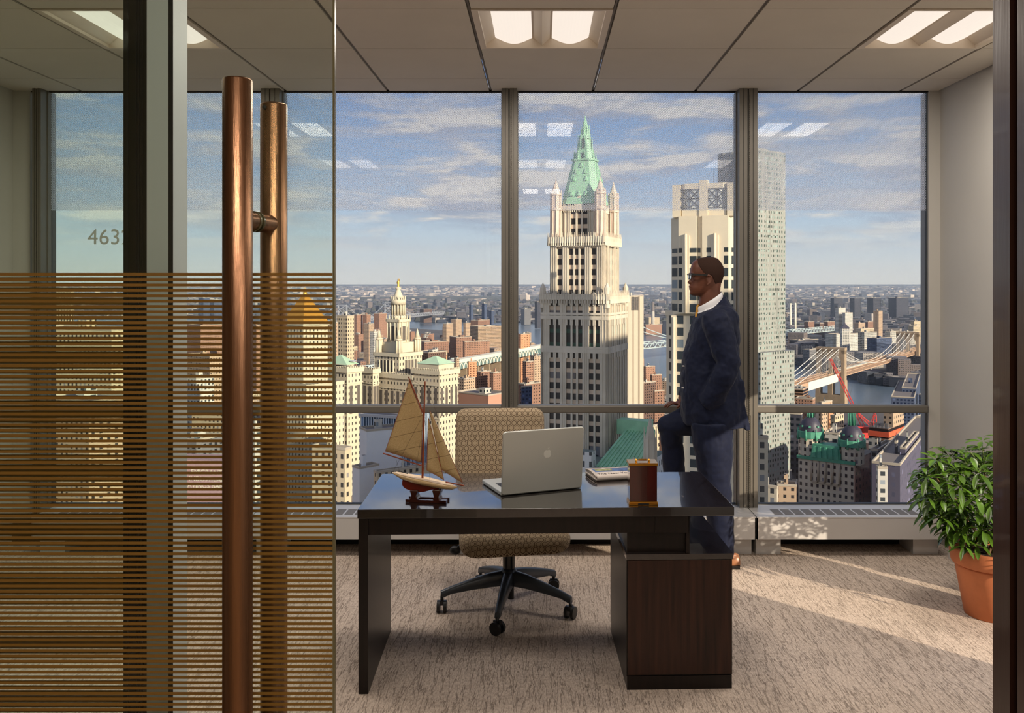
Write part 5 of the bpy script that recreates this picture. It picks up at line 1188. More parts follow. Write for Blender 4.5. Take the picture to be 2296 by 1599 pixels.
for xx in [(-L * .76 + L * .5 * k / 4) for k in range(5)]: MB().cyl(xx, -.3, z(1092), hh - 2, .6, .6, 8).build('column', m_pst, pk)
for nm, cx_, cy_ in (('l', -L * .86, 6.2), ('r', -L * .125, 6.2)):
    Yd = PY_ + (6.2 * math.cos(R(-38)) - cx_ * 0); base = hh
    wpt = Vector((Ax, PY_)) + Vector((cx_ * math.cos(R(-38)) - cy_ * math.sin(R(-38)), cx_ * math.sin(R(-38)) + cy_ * math.cos(R(-38)))); Yd = wpt.y
    ytb, ytd, yth = (975, 934, 921) if nm == 'l' else (995, 952, 926)
    r_ = 6.1; MB().cyl(cx_, cy_, hh - 2, zl(ytb, Yd), r_, r_, 12, False).build('tower_drum', m_park, pk)
    b = MB().cyl(cx_, cy_, zl(ytb, Yd) - 1, zl(ytb - 10, Yd), r_ + .6, r_ + .6, 16, False)
    for q in range(8): a = q * PI / 4; b.cyl(cx_ + (r_ + .4) * math.cos(a), cy_ + (r_ + .4) * math.sin(a), zl(ytb, Yd) - 2, zl(ytb - 15, Yd), .8, .3, 6)
    b.build('tower_balustrade', m_grn, pk); z0 = zl(ytb - 10, Yd); z1 = zl(ytd, Yd)
    MB().lathe([(r_ - .6, z0), (r_ - .7, z0 + (z1 - z0) * .3), (r_ * .74, z0 + (z1 - z0) * .65), (r_ * .4, z0 + (z1 - z0) * .93), (0, z1)], 20, (cx_, cy_, 0)).build('dome', m_dome, pk)
    for q in range(8): a = q * PI / 4 + .3; MB().tube([(cx_ + (r_ - 1.2) * math.cos(a), cy_ + (r_ - 1.2) * math.sin(a), z0 + 2.4), (cx_ + (r_ - .3) * math.cos(a), cy_ + (r_ - .3) * math.sin(a), z0 + 2.6)], .6, 10).build('round_window', m_grn, pk)
    b = MB().cyl(cx_, cy_, z1 - .6, zl(yth, Yd), 1.5, 1.3, 10).cyl(cx_, cy_, zl(yth, Yd), zl(yth - 9, Yd), 1.5, .1, 10)
    for q in range(8): a = q * PI / 4; b.cyl(cx_ + 1.8 * math.cos(a), cy_ + 1.8 * math.sin(a), z1 - .4, zl(yth, Yd), .25, .25, 5)
    b.build('cupola', m_grn, pk)

# ---- telephone exchange slab right of the Gothic tower
m_ver = facade('ribbed_limestone', (196, 182, 160), (168, 152, 132), 6.4, 400, .30, 1.1, wvar=.04, reflwin=0)
t = building(1396, 1400, 1443, 665, 880, m_ver, 'windowless pale ribbed slab tower just right of the Gothic skyscraper', th=-72)
t2 = MB(); Lq, Dq, hq = t['L'], t['D'], t['h']
for k in range(7): t2.box(-.1, .25, Dq * .36 + k * 1.15, Dq * .36 + k * 1.15 + .7, hq - 14, hq - .5)
t2.build('louvres', fc('dark'), t)

# ---- suspension bridge with stone towers
m_bst = mat('bridge_masonry', (160, 138, 112), .9, var=(.2, .15)); m_deck = mat('bridge_steel', (186, 150, 120), .7, var=(.15, .12)); m_road = mat('roadway', (130, 126, 124), .9); m_cab = mat('pale_cable', (206, 200, 190), .6); m_tarp = mat('white_sheeting', (226, 218, 196), .8)
B1 = Vector((P(1864, 0, 1308).x, 1308)); B2 = Vector((P(2036, 0, 1720).x, 1720)); bd = (B2 - B1).normalized(); ba = math.atan2(bd.y, bd.x); span = (B2 - B1).length
brg = thing('suspension_bridge', 'stone towered suspension bridge with steel deck and white cables over the river', 'bridge', (B1.x, B1.y, GZ - 2), ba)
zt_ = 84.5; zd = 41
for x0 in (0, span):
    b = MB()
    for yy, w_ in ((-18.5, 5), (0, 5.2), (18.5, 5)): b.box(x0 - 7, x0 + 7, yy - w_ / 2 - .8, yy + w_ / 2 + .8, 0, zd - 5).box(x0 - 5.5, x0 + 5.5, yy - w_ / 2, yy + w_ / 2, zd - 5, zt_ - 4)
    b.box(x0 - 6, x0 + 6, -21.5, 21.5, zt_ - 4, zt_).box(x0 - 5.5, x0 + 5.5, -21, 21, zt_ - 9, zt_ - 4).box(x0 - 7.5, x0 + 7.5, -22, 22, 0, 14)
    for s_ in (-1, 1):
        for q, r_ in ((0, 1), (1, -1)):
            yy0 = s_ * (2.6 if q == 0 else 16); b._add([(x0 + dx, yy0, zt_ - 20) for dx in (-5.4, 5.4)] + [(x0 + dx, yy0, zt_ - 9) for dx in (-5.4, 5.4)] + [(x0 + dx, s_ * 9.3, zt_ - 9) for dx in (-5.4, 5.4)], [(0, 2, 4), (1, 5, 3), (0, 1, 3, 2), (0, 4, 5, 1)], False)
    b.build('stone_tower', m_bst, brg)
b = MB(); x0, x1 = -260, span + 290
b.box(x0, x1, -13, 13, zd - 1.2, zd); b.build('roadway', m_road, brg)
for yy in (-13, -4.5, 4.5, 13):
    b = MB(); b.box(x0, x1, yy - .5, yy + .5, zd - 1.5, zd - .3).box(x0, x1, yy - .5, yy + .5, zd + 4.4, zd + 5.2); xx = x0
    while xx < x1: b.bar((xx, yy, zd - 1), (xx + 7, yy, zd + 5), .7); b.bar((xx + 7, yy, zd - 1), (xx + 14, yy, zd + 5) if False else (xx + 7, yy, zd + 5), .6); xx += 7
    b.build('stiffening_truss', m_deck, brg)
for yy in (-13, -4.5, 4.5, 13):
    b = MB(); n = 26; main = [(span * i / n, yy, zd + 4 + (zt_ - zd - 5) * (2 * i / n - 1) ** 2) for i in range(n + 1)]; b.tube(main, .55, 6)
    b.tube([(0, yy, zt_ - 1), (-120, yy, zd + 18), (-262, yy, zd - 4)], .55, 6).tube([(span, yy, zt_ - 1), (span + 120, yy, zd + 18), (span + 262, yy, zd - 4)], .55, 6); b.build('main_cable', m_cab, brg)
    h_ = MB()
    for p_ in main[1:-1]: h_.tube([p_, (p_[0], yy, zd + 4)], .13, 3)
    for i in range(1, 12):
        for s_, xo in ((1, 0), (-1, 0), (1, span), (-1, span)):
            if (s_ == -1 and xo == 0) or (s_ == 1 and xo == span) or True: h_.tube([(xo, yy, zt_ - 3), (xo + s_ * i * 12, yy, zd + 4)], .1, 3)
    h_.build('suspenders', m_cab, brg)
MB().box(-150, -14, -14.2, -13.6, zd - 6, zd + 5.5).build('white_sheeting', m_tarp, brg); MB().box(-190, -152, -14.2, -13.6, zd - 6, zd + 5.5).build('white_sheeting', m_deck, brg)
MB().box(40, 190, -3.5, 3.5, zd + 5.2, zd + 6.2).build('white_walkway_cover', m_tarp, brg)
for k in range(8): MB().box(-260 + k * 14, -254 + k * 14, -12, 12, 0, zd - 1.5).build('approach_pier', m_bst, brg)

def steel_bridge(label, A1, A2, ht, hd, wd, m_, name='steel_bridge', side=220, group=None):
    A1, A2 = Vector(A1), Vector(A2); d_ = (A2 - A1).normalized(); sp = (A2 - A1).length; t = thing(name, label, 'bridge', (A1.x, A1.y, GZ - 2), math.atan2(d_.y, d_.x))
    for x0 in (0, sp):
        b = MB()
        for yy in (-wd / 2, wd / 2):
            b.box(x0 - 3, x0 + 3, yy - 1.6, yy + 1.6, 0, ht)
        for zz_ in (hd + 14, ht - 14, ht - 3): b.box(x0 - 2, x0 + 2, -wd / 2, wd / 2, zz_, zz_ + 3)
        b.bar((x0, -wd / 2, hd + 16), (x0, wd / 2, ht - 14), 2); b.bar((x0, wd / 2, hd + 16), (x0, -wd / 2, ht - 14), 2); b.build('tower', m_, t)
    b = MB(); b.box(-side - 500, sp + side + 300, -wd / 2, wd / 2, hd - 2, hd); b.build('roadway', m_road, t)
    for yy in (-wd / 2, wd / 2):
        b = MB(); xx = -side - 500; b.box(xx, sp + side + 300, yy - .6, yy + .6, hd + 8, hd + 9.4).box(xx, sp + side + 300, yy - .6, yy + .6, hd - 3, hd - 1.4)
        while xx < sp + side + 300: b.bar((xx, yy, hd - 2), (xx + 10, yy, hd + 9), 1.6).bar((xx + 10, yy, hd + 9), (xx + 20, yy, hd - 2), 1.6); xx += 20
        b.build('truss', m_, t)
        b = MB(); n = 24; b.tube([(sp * i / n, yy, hd + 6 + (ht - hd - 8) * (2 * i / n - 1) ** 2) for i in range(n + 1)], 1.1, 5).tube([(0, yy, ht), (-side * .5, yy, hd + (ht - hd) * .42), (-side, yy, hd)], 1.1, 5).tube([(sp, yy, ht), (sp + side * .5, yy, hd + (ht - hd) * .42), (sp + side, yy, hd)], 1.1, 5); b.build('cable', m_, t)
    return t
m_mbr = mat('pale_blue_steel', (176, 190, 190), .7); m_wbr = mat('grey_steel', (150, 154, 162), .7)
steel_bridge('grey steel suspension bridge far off behind the civic tower', (P(768, 0, 3150).x, 3150), (P(872, 0, 3500).x, 3500), 102, 40, 34, m_wbr)
steel_bridge('pale blue steel bridge crossing the river beyond the stone towered one', (P(1405, 0, 1900).x, 1900), (P(1700, 0, 2330).x, 2330), 98, 38, 36, m_mbr, name='truss_bridge')
# arched approach viaduct
via = thing('approach_viaduct', 'long pale viaduct with white arches among the brick houses', 'viaduct', (P(1003, 0, 1250).x, 1250, GZ), math.atan2(330, P(1212, 0, 1540).x - P(1003, 0, 1250).x))
Lv = (Vector((P(1212, 0, 1540).x, 1540)) - Vector((P(1003, 0, 1250).x, 1250))).length; zv = zl(811, 1250); b = MB(); b.box(0, Lv + 80, -12, 12, zv - 3, zv).box(0, Lv + 80, -12.5, -12, zv - 3, zv + 2); b.build('roadway', m_tarp, via)
m_gst = mat('green_steel', (96, 122, 120), .7); b = MB(); b.box(0, Lv + 80, -11.5, 11.5, zv - 12, zv - 3); b.build('side_girders', m_gst, via)
n = int(Lv / 13)
for k in range(n):
    b = MB(); x0 = k * 13 + 2; b.tube([(x0 + 5.4 + 5.4 * math.cos(PI * q / 8), -12.2, zv - 12 + 8 * math.sin(PI * q / 8)) for q in range(9)], .9, 5); b.build('arch', m_tarp, via)
for k in range(0, n, 3): MB().box(k * 13, k * 13 + 2, -11, 11, 0, zv - 12).build('pier', m_bst, via)

# ---- construction site with red cranes
m_rcr = mat('red_crane_paint', (206, 52, 44), .5)
cs = building(1948, 1992, 2027, 962, 500, 'floors', 'unfinished concrete building with an orange netted edge, under the red cranes', th=-40, name='construction_site', roof=False)
L, D_, h = cs['L'], cs['D'], cs['h']
MB().box(-L - .4, .4, -.4, D_ + .4, h - 5, h - 2).build('safety_netting', mat('orange_netting', (226, 96, 60), .8), cs); MB().box(-L * .5, 0, D_ * .3, D_, h, h + 8).build('stair_core', fc('tan'), cs)
MB().box(-L, -L * .55, -.5, D_ * .4, 0, h - 6).build('hoarding', fc('pale'), cs)
for q in range(14): MB().box(-L * q / 14 - .3, -L * q / 14, -.2, .3, h, h + 3.2).build('column_stub', fc('grey'), cs)
def lattice(mb, a, c_, w_, n):
    a, c_ = Vector(a), Vector(c_); d_ = (c_ - a).normalized(); s1 = d_.cross(Vector((.3, .9, .2))).normalized() * w_; s2 = d_.cross(s1).normalized() * w_; cs_ = [s1 + s2, s1 - s2, -s1 - s2, -s1 + s2]
    for q in cs_: mb.bar(a + q, c_ + q * .6, w_ * .22)
    for i in range(n):
        for j in range(4):
            f0, f1 = i / n, (i + 1) / n; p0, p1 = a + (c_ - a) * f0 + cs_[j] * (1 - .4 * f0), a + (c_ - a) * f1 + cs_[(j + 1) % 4] * (1 - .4 * f1); mb.bar(p0, p1, w_ * .14)
cr = thing('tower_crane', 'red lattice crane whose long boom crosses the stone bridge tower', 'crane', (P(1935, 0, 520).x, 520, GZ)); O_ = Vector((P(1935, 0, 520).x, 520, GZ))
b = MB(); lattice(b, (0, 0, 0), P(1935, 975, 520) - O_, 1.3, 30); b.build('mast', m_rcr, cr); b = MB(); lattice(b, P(1937, 960, 520) - O_, P(1862, 805, 560) - O_, .9, 26); b.build('boom', m_rcr, cr)
b = MB(); b.box(-4, 5, -2, 2, (P(0, 962, 520) - O_).z - 2, (P(0, 962, 520) - O_).z + 1.5); b.build('cab', m_rcr, cr); b = MB(); b.tube([P(1905, 890, 540) - O_, P(1912, 860, 545) - O_], .08, 4); b.build('hoist_rope', m_latt, cr)
cr = thing('tower_crane', 'shorter red crane frame standing on the unfinished building', 'crane', (P(1965, 0, 545).x, 545, GZ)); O_ = Vector((P(1965, 0, 545).x, 545, GZ))
b = MB(); lattice(b, P(1962, 990, 545) - O_, P(1962, 930, 545) - O_, 1.3, 8); lattice(b, P(1962, 962, 545) - O_, P(1925, 928, 545) - O_, .9, 8); lattice(b, P(1950, 962, 545) - O_, P(1962, 925, 545) - O_, .7, 8); b.build('frame', m_rcr, cr)
b = MB(); c0 = P(1955, 972, 545) - O_; b.box(c0.x - 9, c0.x + 9, c0.y - 3, c0.y + 3, c0.z - 2.5, c0.z + 1); b.build('deck', m_rcr, cr)
b = MB(); b.box(-2, 2, -2, 2, 0, (P(0, 985, 545) - O_).z); b.build('mast_base', m_rcr, cr)

# unseen tower added at the right to throw shade over the Gothic tower foot
nt = thing('added_shade_tower', 'added glass tower out of the picture, shading the Gothic tower foot', 'skyscraper', (232, 128, GZ), R(-21))
MB().box(-30, 30, -30, 30, 0, 242).build('walls', fc('glass'), nt)
# ------------------------------------------------------------------ other buildings, placed one by one
BL = [  # px0, corner, px1, y of roof, distance, facade, label, angle
 (755, 779, 794, 710, 800, 'cream', 'tall cream office block with ribbed top, at the glass door edge', -32),
 (815, 827, 839, 727, 1900, 'tan', 'slim sandy apartment tower left of the civic tower', -32),
 (829, 838, 853, 744, 1700, 'white', 'pale grey office block directly left of the civic tower', -32),
 (792, 800, 812, 706, 2500, 'brick2', 'leftmost brick housing tower below the grey steel bridge', -32), (813, 822, 831, 706, 2500, 'brick2', 'second brick housing tower below the grey steel bridge', -32),
 (838, 850, 868, 704, 2500, 'brick2', 'brick housing tower nearest the civic tower, below the grey steel bridge', -32),
 (993, 1001, 1016, 727, 1950, 'tan', 'sandy housing tower, left of a taller twin, below the river', -32), (1012, 1022, 1035, 717, 2050, 'tan', 'taller sandy housing tower standing against the river', -32),
 (1039, 1044, 1055, 725, 1950, 'tan', 'narrow sandy tower beside the wide gridded slab', -32), (1055, 1072, 1098, 719, 2250, 'brick', 'wide brown block with pale roofs behind the gridded slab', -32),
 (1054, 1072, 1130, 733, 1750, 'grid', 'wide slab with a dense grid of windows, left of the dark mullion', -60),
 (935, 952, 1006, 768, 1500, 'brick', 'long brick slab right of the civic tower, lowest of three', -60), (1008, 1023, 1058, 757, 1550, 'brick', 'middle brick slab, tallest of the three right of the civic tower', -60),
 (1038, 1042, 1098, 767, 1450, 'brick2', 'right brick slab of the three, with many small windows', -70),
 (955, 975, 1003, 790, 1180, 'cream', 'small lit cream block behind the right civic wing', -40), (972, 990, 1003, 797, 1120, 'orange', 'low orange block behind the green hip roof', -40),
 (1048, 1051, 1069, 812, 1180, 'orange', 'plain orange slab standing before the viaduct', -60), (1018, 1024, 1030, 804, 1240, 'tan', 'thin sandy tower beside the viaduct', -40),
 (1069, 1078, 1101, 835, 1000, 'brick', 'square brick house block with flat pale roof right of centre left window', -40), (1098, 1106, 1125, 837, 980, 'brick2', 'brick house block touching the dark mullion', -40),
 (1020, 1040, 1066, 851, 900, 'tan', 'low sandy houses above the pink walled block', -40), (925, 960, 1000, 792, 1060, 'brickd', 'dark old roofs behind the green hip roof', -40),
 (1022, 1095, 1140, 888, 640, 'pink', 'broad blank pink walled block with dark roof, above the transom', -38),
 (1162, 1168, 1188, 750, 1500, 'orange', 'bright orange striped office tower beside the dark mullion', -62), (1162, 1176, 1212, 863, 760, 'brick', 'brick block left of the Gothic tower foot', -45), (1168, 1170, 1193, 869, 700, 'blue', 'dark blue block before the brick one', -60),
 (1172, 1180, 1196, 812, 1050, 'brick2', 'brick tenement below the orange office tower', -45), (1190, 1198, 1212, 800, 1100, 'tan', 'sandy tenement against the Gothic tower edge', -45),
 (1443, 1448, 1469, 823, 1200, 'brick2', 'brick tower at the river right of the ribbed slab', -60), (1458, 1462, 1484, 842, 1080, 'brick', 'brick tower left of the latticed stone tower', -60), (1430, 1440, 1470, 860, 980, 'brickd', 'dark brick block low behind the ribbed slab', -50),
 (1465, 1468, 1490, 878, 900, 'brick', 'lowest brick tower left of the latticed stone tower', -60),
 (1440, 1448, 1484, 729, 3000, 'brick2', 'long brick works under the tall chimney', -60), (1447, 1455, 1479, 713, 3100, 'cream', 'pale boiler house carrying the tall chimney', -60),
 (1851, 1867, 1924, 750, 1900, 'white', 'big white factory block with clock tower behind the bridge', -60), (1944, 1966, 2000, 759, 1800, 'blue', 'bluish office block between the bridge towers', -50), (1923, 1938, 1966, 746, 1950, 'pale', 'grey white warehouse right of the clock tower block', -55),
 (1984, 1996, 2016, 744, 1960, 'pale', 'pale warehouse behind the right bridge tower', -55), (2016, 2030, 2052, 745, 2000, 'pale', 'white warehouse seen through the right bridge tower', -55),
 (2036, 2048, 2076, 731, 2100, 'cream', 'stepped cream office block right of the bridge', -55), (2042, 2050, 2066, 721, 2120, 'cream', 'top tier of the stepped cream office block', -55), (2068, 2074, 2095, 741, 1950, 'dark', 'dark block at the right window edge', -55),
 (1872, 1880, 1896, 691, 2300, 'white', 'tall pale apartment tower with a spiky top, beyond the bridge', -55), (1889, 1895, 1912, 702, 2280, 'white', 'lower twin attached to the tall pale apartment tower', -55),
 (1958, 1970, 1979, 698, 2250, 'tan', 'slim lone apartment tower with balconies beyond the bridge', -40),
 (1803, 1812, 1826, 722, 2700, 'brick', 'leftmost brown housing block across the river', -50), (1826, 1838, 1848, 726, 2650, 'brickd', 'second brown housing block across the river', -50), (1846, 1856, 1873, 722, 2700, 'brick', 'third brown housing block across the river', -50),
 (1915, 1925, 1940, 725, 2500, 'tan', 'sandy block right of the tall pale apartment tower', -50), (1938, 1946, 1959, 722, 2550, 'brick', 'brown block left of the slim lone tower', -50), (1918, 1930, 1960, 738, 2200, 'cream', 'low cream block right of the clock tower', -50),
 (1770, 1790, 1835, 764, 2050, 'dark', 'dark waterfront shed left of the bridge', -50), (1800, 1815, 1850, 785, 1820, 'grey', 'grey waterfront shed near the left bridge tower', -50),
 (1944, 1958, 1975, 668, 4100, 'dark', 'far brown housing tower, leftmost of the right pair', -45), (1992, 2010, 2038, 668, 4100, 'dark', 'far brown housing slab, rightmost on the hazy plain', -45), (1905, 1916, 1930, 669, 4100, 'dark', 'far brown housing slab above the tall pale tower', -45), (1862, 1870, 1890, 668, 4200, 'dark', 'far brown housing slab left of the tall pale tower', -45),
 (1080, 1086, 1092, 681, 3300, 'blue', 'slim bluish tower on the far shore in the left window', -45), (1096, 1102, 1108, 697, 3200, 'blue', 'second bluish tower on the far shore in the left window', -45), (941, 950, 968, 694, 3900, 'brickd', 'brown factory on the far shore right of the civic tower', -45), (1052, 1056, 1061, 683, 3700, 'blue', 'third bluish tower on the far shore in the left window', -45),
 (1199, 1204, 1212, 676, 3400, 'dark', 'dark tower on the far shore beside the Gothic tower', -45), (1168, 1176, 1190, 693, 3700, 'grey', 'grey block on the far shore right of the dark mullion', -45),
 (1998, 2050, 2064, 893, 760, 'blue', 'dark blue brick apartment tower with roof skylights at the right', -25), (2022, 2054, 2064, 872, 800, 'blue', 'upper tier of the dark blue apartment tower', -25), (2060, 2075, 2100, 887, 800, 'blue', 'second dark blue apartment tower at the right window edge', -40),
 (2052, 2064, 2100, 938, 560, 'stone', 'lit tower with floor bands at the right window edge', -40),
 (1765, 1800, 1812, 874, 1000, 'floors', 'brown concrete block with open floors before the bridge approach', -30), (1784, 1822, 1828, 896, 900, 'brick2', 'low brick building in front of the open floored block', -30),
 (1772, 1796, 1800, 930, 480, 'dark', 'dark banded office slab left of the twin domes', -25), (1770, 1779, 1782, 905, 620, 'floors', 'striped block right behind the rippled tower', -25),
 (1836, 1842, 1866, 905, 640, 'tan', 'honeycomb fronted block between the domes and the bridge', -45), (1856, 1858, 1870, 915, 560, 'orange', 'thin orange core left of the cranes', -45), (1862, 1872, 1892, 935, 540, 'cream', 'small pale block between the domes', -45),
 (1850, 1880, 1896, 975, 470, 'pale', 'white tented roof between the twin domes', -30), (1952, 1968, 2000, 1012, 400, 'grey', 'grey roofed house beside the twin domed building', -35),
 (1955, 2018, 2100, 1045, 350, 'mauve', 'block with mauve shade put into its wall colour, at the lower right of the window', -30), (2018, 2030, 2060, 1008, 372, 'mauve', 'arched rooftop pavilion of the block coloured in mauve shade', -30),
 (1968, 1990, 1994, 1052, 345, 'white', 'strip of arched white bays beside the mauve wall', -10), (2006, 2010, 2013, 995, 375, 'dark', 'dark chimney stack by the arched pavilion', -30),
 (1743, 1786, 1792, 1092, 370, 'tan', 'sandy office block at the foot of the right mullion', -15), (1765, 1788, 1792, 1083, 395, 'grey', 'grey block behind the sandy one at the mullion foot', -15), (1699, 1742, 1744, 1096, 360, 'stone', 'stone building with a little green pyramid roof', -30),
 (1700, 1722, 1723, 985, 300, 'stone', 'shaded stone side wall at the left edge of the right window', -8),
 (806, 822, 900, 968, 420, 'blank', 'modern white block with curved blank wall left of the boat', -60), (790, 806, 850, 1052, 400, 'blank', 'lower white step of the modern block', -45), (838, 845, 1010, 1062, 380, 'cream', 'sunlit low cream block behind the desk edge', -55),
 (700, 774, 788, 1010, 330, 'cream', 'old lit building with arched windows left of the desk', -25),
 (1443, 1448, 1478, 962, 480, 'cream', 'ornate cream building with a big arch left of the man', -40), (1440, 1450, 1476, 1030, 400, 'white', 'pale roofs below the ornate cream building', -40),
 # left windows, seen through the glass door
 (112, 160, 166, 655, 700, 'cream', 'cream tower with arcaded top, leftmost behind the striped glass', -20), (60, 250, 330, 742, 430, 'cream', 'huge cream building filling the leftmost window', -25), (90, 200, 300, 905, 330, 'tan', 'broad sandy building low in the leftmost window', -30),
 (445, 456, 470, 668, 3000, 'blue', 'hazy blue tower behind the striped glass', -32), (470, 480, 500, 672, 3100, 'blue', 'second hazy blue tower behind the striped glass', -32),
 (415, 450, 500, 730, 1400, 'brick2', 'pink brick slab behind the striped glass', -40), (560, 575, 590, 730, 1300, 'brick2', 'pink brick slab seen between the two door pulls', -40), (420, 470, 500, 800, 900, 'tan', 'sandy block behind the striped glass', -40), (415, 440, 480, 850, 700, 'white', 'white roofs behind the striped glass', -30),
 (430, 520, 560, 925, 480, 'cream', 'cream block low behind the striped glass', -25), (380, 440, 500, 990, 400, 'grey', 'grey block low behind the striped glass', -25),
 (560, 572, 590, 960, 420, 'pale', 'pale block between the two door pulls', -30), (720, 745, 757, 725, 760, 'tan', 'sandy block right of the gold pyramid tower', -30),
]
for (a, c_, e, yt, Y, m_, lb, th) in BL:
    building(a, c_, e, yt, Y, m_, lb, th=th, group=None)
# extras that finish some of them
m_rg = mat('roof_gravel', (78, 74, 74), .95)
def extra(nm, cat_, lb, px, py, Y, fn, m_):
    O = P(px, py, Y); t = thing(nm, lb, cat_, (O.x, O.y, GZ)); fn(t, O.z - GZ); return t
def chim(r, px2=None):
    def f(t, h): MB().cyl(0, 0, 0, h, r * 1.3, r, 12).build('stack', fc('pale') if r > 3 else m_tarp, t)
    return f
extra('chimney', 'chimney', 'tall pale chimney on the far shore right of the ribbed slab', 1464, 677, 3050, chim(5), None)
extra('chimney', 'chimney', 'left of two thin white smokestacks across the river', 1772.5, 680, 2900, chim(2.8), None)
extra('chimney', 'chimney', 'right of two thin white smokestacks across the river', 1783.5, 679, 2900, chim(2.8), None)
def clk(t, h):
    MB().box(-8, 8, -8, 8, 0, h).build('walls', fc('white'), t); MB().prism([(-9, -9), (9, -9), (9, 9), (-9, 9)], h, h + 11, top=.03).build('pyramid_roof', m_dome, t)
extra('clock_tower', 'tower', 'white clock tower with a dark pyramid roof across the river', 1894, 736, 1880, clk, None)
def court(t, h):
    Y = 560; z_ = lambda py: zl(py, Y)
    MB().box(-10, 10, -10, 10, 0, z_(728)).build('shaft', m_muni, t); MB().box(-11, 11, -11, 11, z_(728), z_(722)).build('cornice', m_mst, t)
    MB().prism([(-10.5, -10.5), (10.5, -10.5), (10.5, 10.5), (-10.5, 10.5)], z_(722), z_(662), top=.12).build('pyramid_roof', mat('gold_leaf_roof', (214, 150, 56), .4, .5), t); MB().cyl(0, 0, z_(662), z_(655), 1.4, 1.2, 8).cyl(0, 0, z_(655), z_(644), 1.2, .05, 8).build('lantern', m_gold, t)
    MB().box(-21, 17, -14, 18, 0, z_(855)).build('base', m_muni, t)
extra('courthouse_tower', 'skyscraper', 'square courthouse tower with a gold pyramid roof, behind the striped glass', 684, 644, 560, court, None).rotation_euler = (0, 0, R(-34))
# painted bank wall
bk_ = building(300, 522, 556, 1035, 370, 'mauve', 'mauve walled bank building with white painted lettering, behind the striped glass', th=-8, roof=False)
m_mv = mat('mauve_brick', (164, 132, 136), .9, var=(.1, .06)); bk_.children[0].data.materials[0] = m_mv
text_obj('painted_sign', 'EMIGRANT\nINDUSTRIAL\nSAVINGS BANK', 2.9, m_tarp, bk_, (-(522 - 459) / F * 370, -.1, zl(1066, 370)), (R(90), 0, 0), align='CENTER', ext=.02)
m_lou = facade('white_louvres', (186, 196, 204), (60, 78, 98), 1.5, 60, .55, 1.1, reflwin=.05)
def lou(t, h):
    MB().box(-26, 0, 0, 30, 0, h).build('louvred_wall', m_lou, t); MB().box(-27, 1, -.6, .4, h - 1, h + .5).build('rail', m_white, t)
extra('louvred_block', 'building', 'blue grey louvred block behind the model boat', 905, 935, 455, lou, None).rotation_euler = (0, 0, R(-20))

# ------------------------------------------------------------------ the rest of the city: individual blocks, then the uncountable mass
def inside(pt, poly):
    x_, y_ = pt; c_ = False; j = len(poly) - 1
    for i in range(len(poly)):
        xi, yi = poly[i]; xj, yj = poly[j]
        if (yi > y_) != (yj > y_) and x_ < (xj - xi) * (y_ - yi) / (yj - yi) + xi: c_ = not c_
        j = i
    return c_
near_poly = [(1500, 30), (-3000, 30), (-9000, 4000), (-9000, 5300)] + near_bank[::-1]
far_poly = far_bank + [(-9000, 5600), (-60000, 60000), (-60000, 90000), (70000, 90000), (60000, 30000), (6000, 1000)]
crn = random.Random(3); placed = [(o_.location.x, o_.location.y, 34) for o_ in col.objects if o_.type == 'EMPTY' and o_.location.z < -50]
protos = {}
def proto(m_, kx_, ky_, kz_):
    key = (m_, kx_, ky_, kz_)
    if key not in protos:
        protos[key] = (MB().box(-kx_, kx_, -ky_, ky_, 0, kz_).mesh('walls'), MB().box(-kx_ * .4, kx_ * .1, -ky_ * .3, ky_ * .3, kz_, kz_ + 4).box(kx_ * .3, kx_ * .6, -ky_ * .1, ky_ * .3, kz_, kz_ + 2.6).mesh('rooftop_housing'))
        protos[key][0].materials.append(fc(m_)); protos[key][1].materials.append(fc('pale'))
    return protos[key]
cn = {'brick': 'brown brick', 'brick2': 'reddish brick', 'tan': 'sandy', 'cream': 'cream', 'brickd': 'dark brick', 'grey': 'grey', 'white': 'pale', 'pale': 'pale grey'}
def where(px):
    return 'seen through the striped door glass' if px < 752 else 'in the left window, left of the dark mullion' if px < 1125 else 'in the middle window' if px < 1650 else 'in the right window'
n = 0
for tr in range(4000):
    if n >= 170: break
    Y = crn.choice([crn.uniform(560, 1400), crn.uniform(900, 2600)]); px = crn.choice([crn.uniform(400, 780), crn.uniform(760, 1212), crn.uniform(760, 1212), crn.uniform(1430, 1500), crn.uniform(1760, 2090)])
    X = (px - CX) / F * Y
    if not inside((X, Y), near_poly) or (px > 1780 and Y > 640): continue
    kz = crn.choice([14, 18, 22, 28, 36]) if Y < 1400 else crn.choice([22, 34, 48]); kx_ = crn.choice([8, 11, 15]); ky_ = crn.choice([8, 12])
    if any((X - a) ** 2 + (Y - b_) ** 2 < (r_ * .55 + kx_) ** 2 for a, b_, r_ in placed): continue
    m_ = crn.choice(['brick', 'brick', 'brick2', 'tan', 'tan', 'cream', 'brickd', 'grey', 'white']); me, mr = proto(m_, kx_, ky_, kz)
    o_ = bpy.data.objects.new('city_block', me); col.objects.link(o_); o_.location = (X, Y, GZ); o_.rotation_euler = (0, 0, R(crn.choice([-30, -34, 58, -20])))
    size = 'low' if kz < 20 else 'tall' if kz > 30 else 'mid-height'; dist = 'close by' if Y < 900 else 'farther off' if Y < 1500 else 'near the river'
    tag(o_, '%s %s block %s %s' % (size, cn[m_], dist, where(px)), 'building', 'city blocks: %s %s %s %s' % (size, cn[m_], dist, where(px))); r2 = bpy.data.objects.new('rooftop_housing', mr); col.objects.link(r2); r2.parent = o_
    placed.append((X, Y, kx_ * 1.6)); n += 1
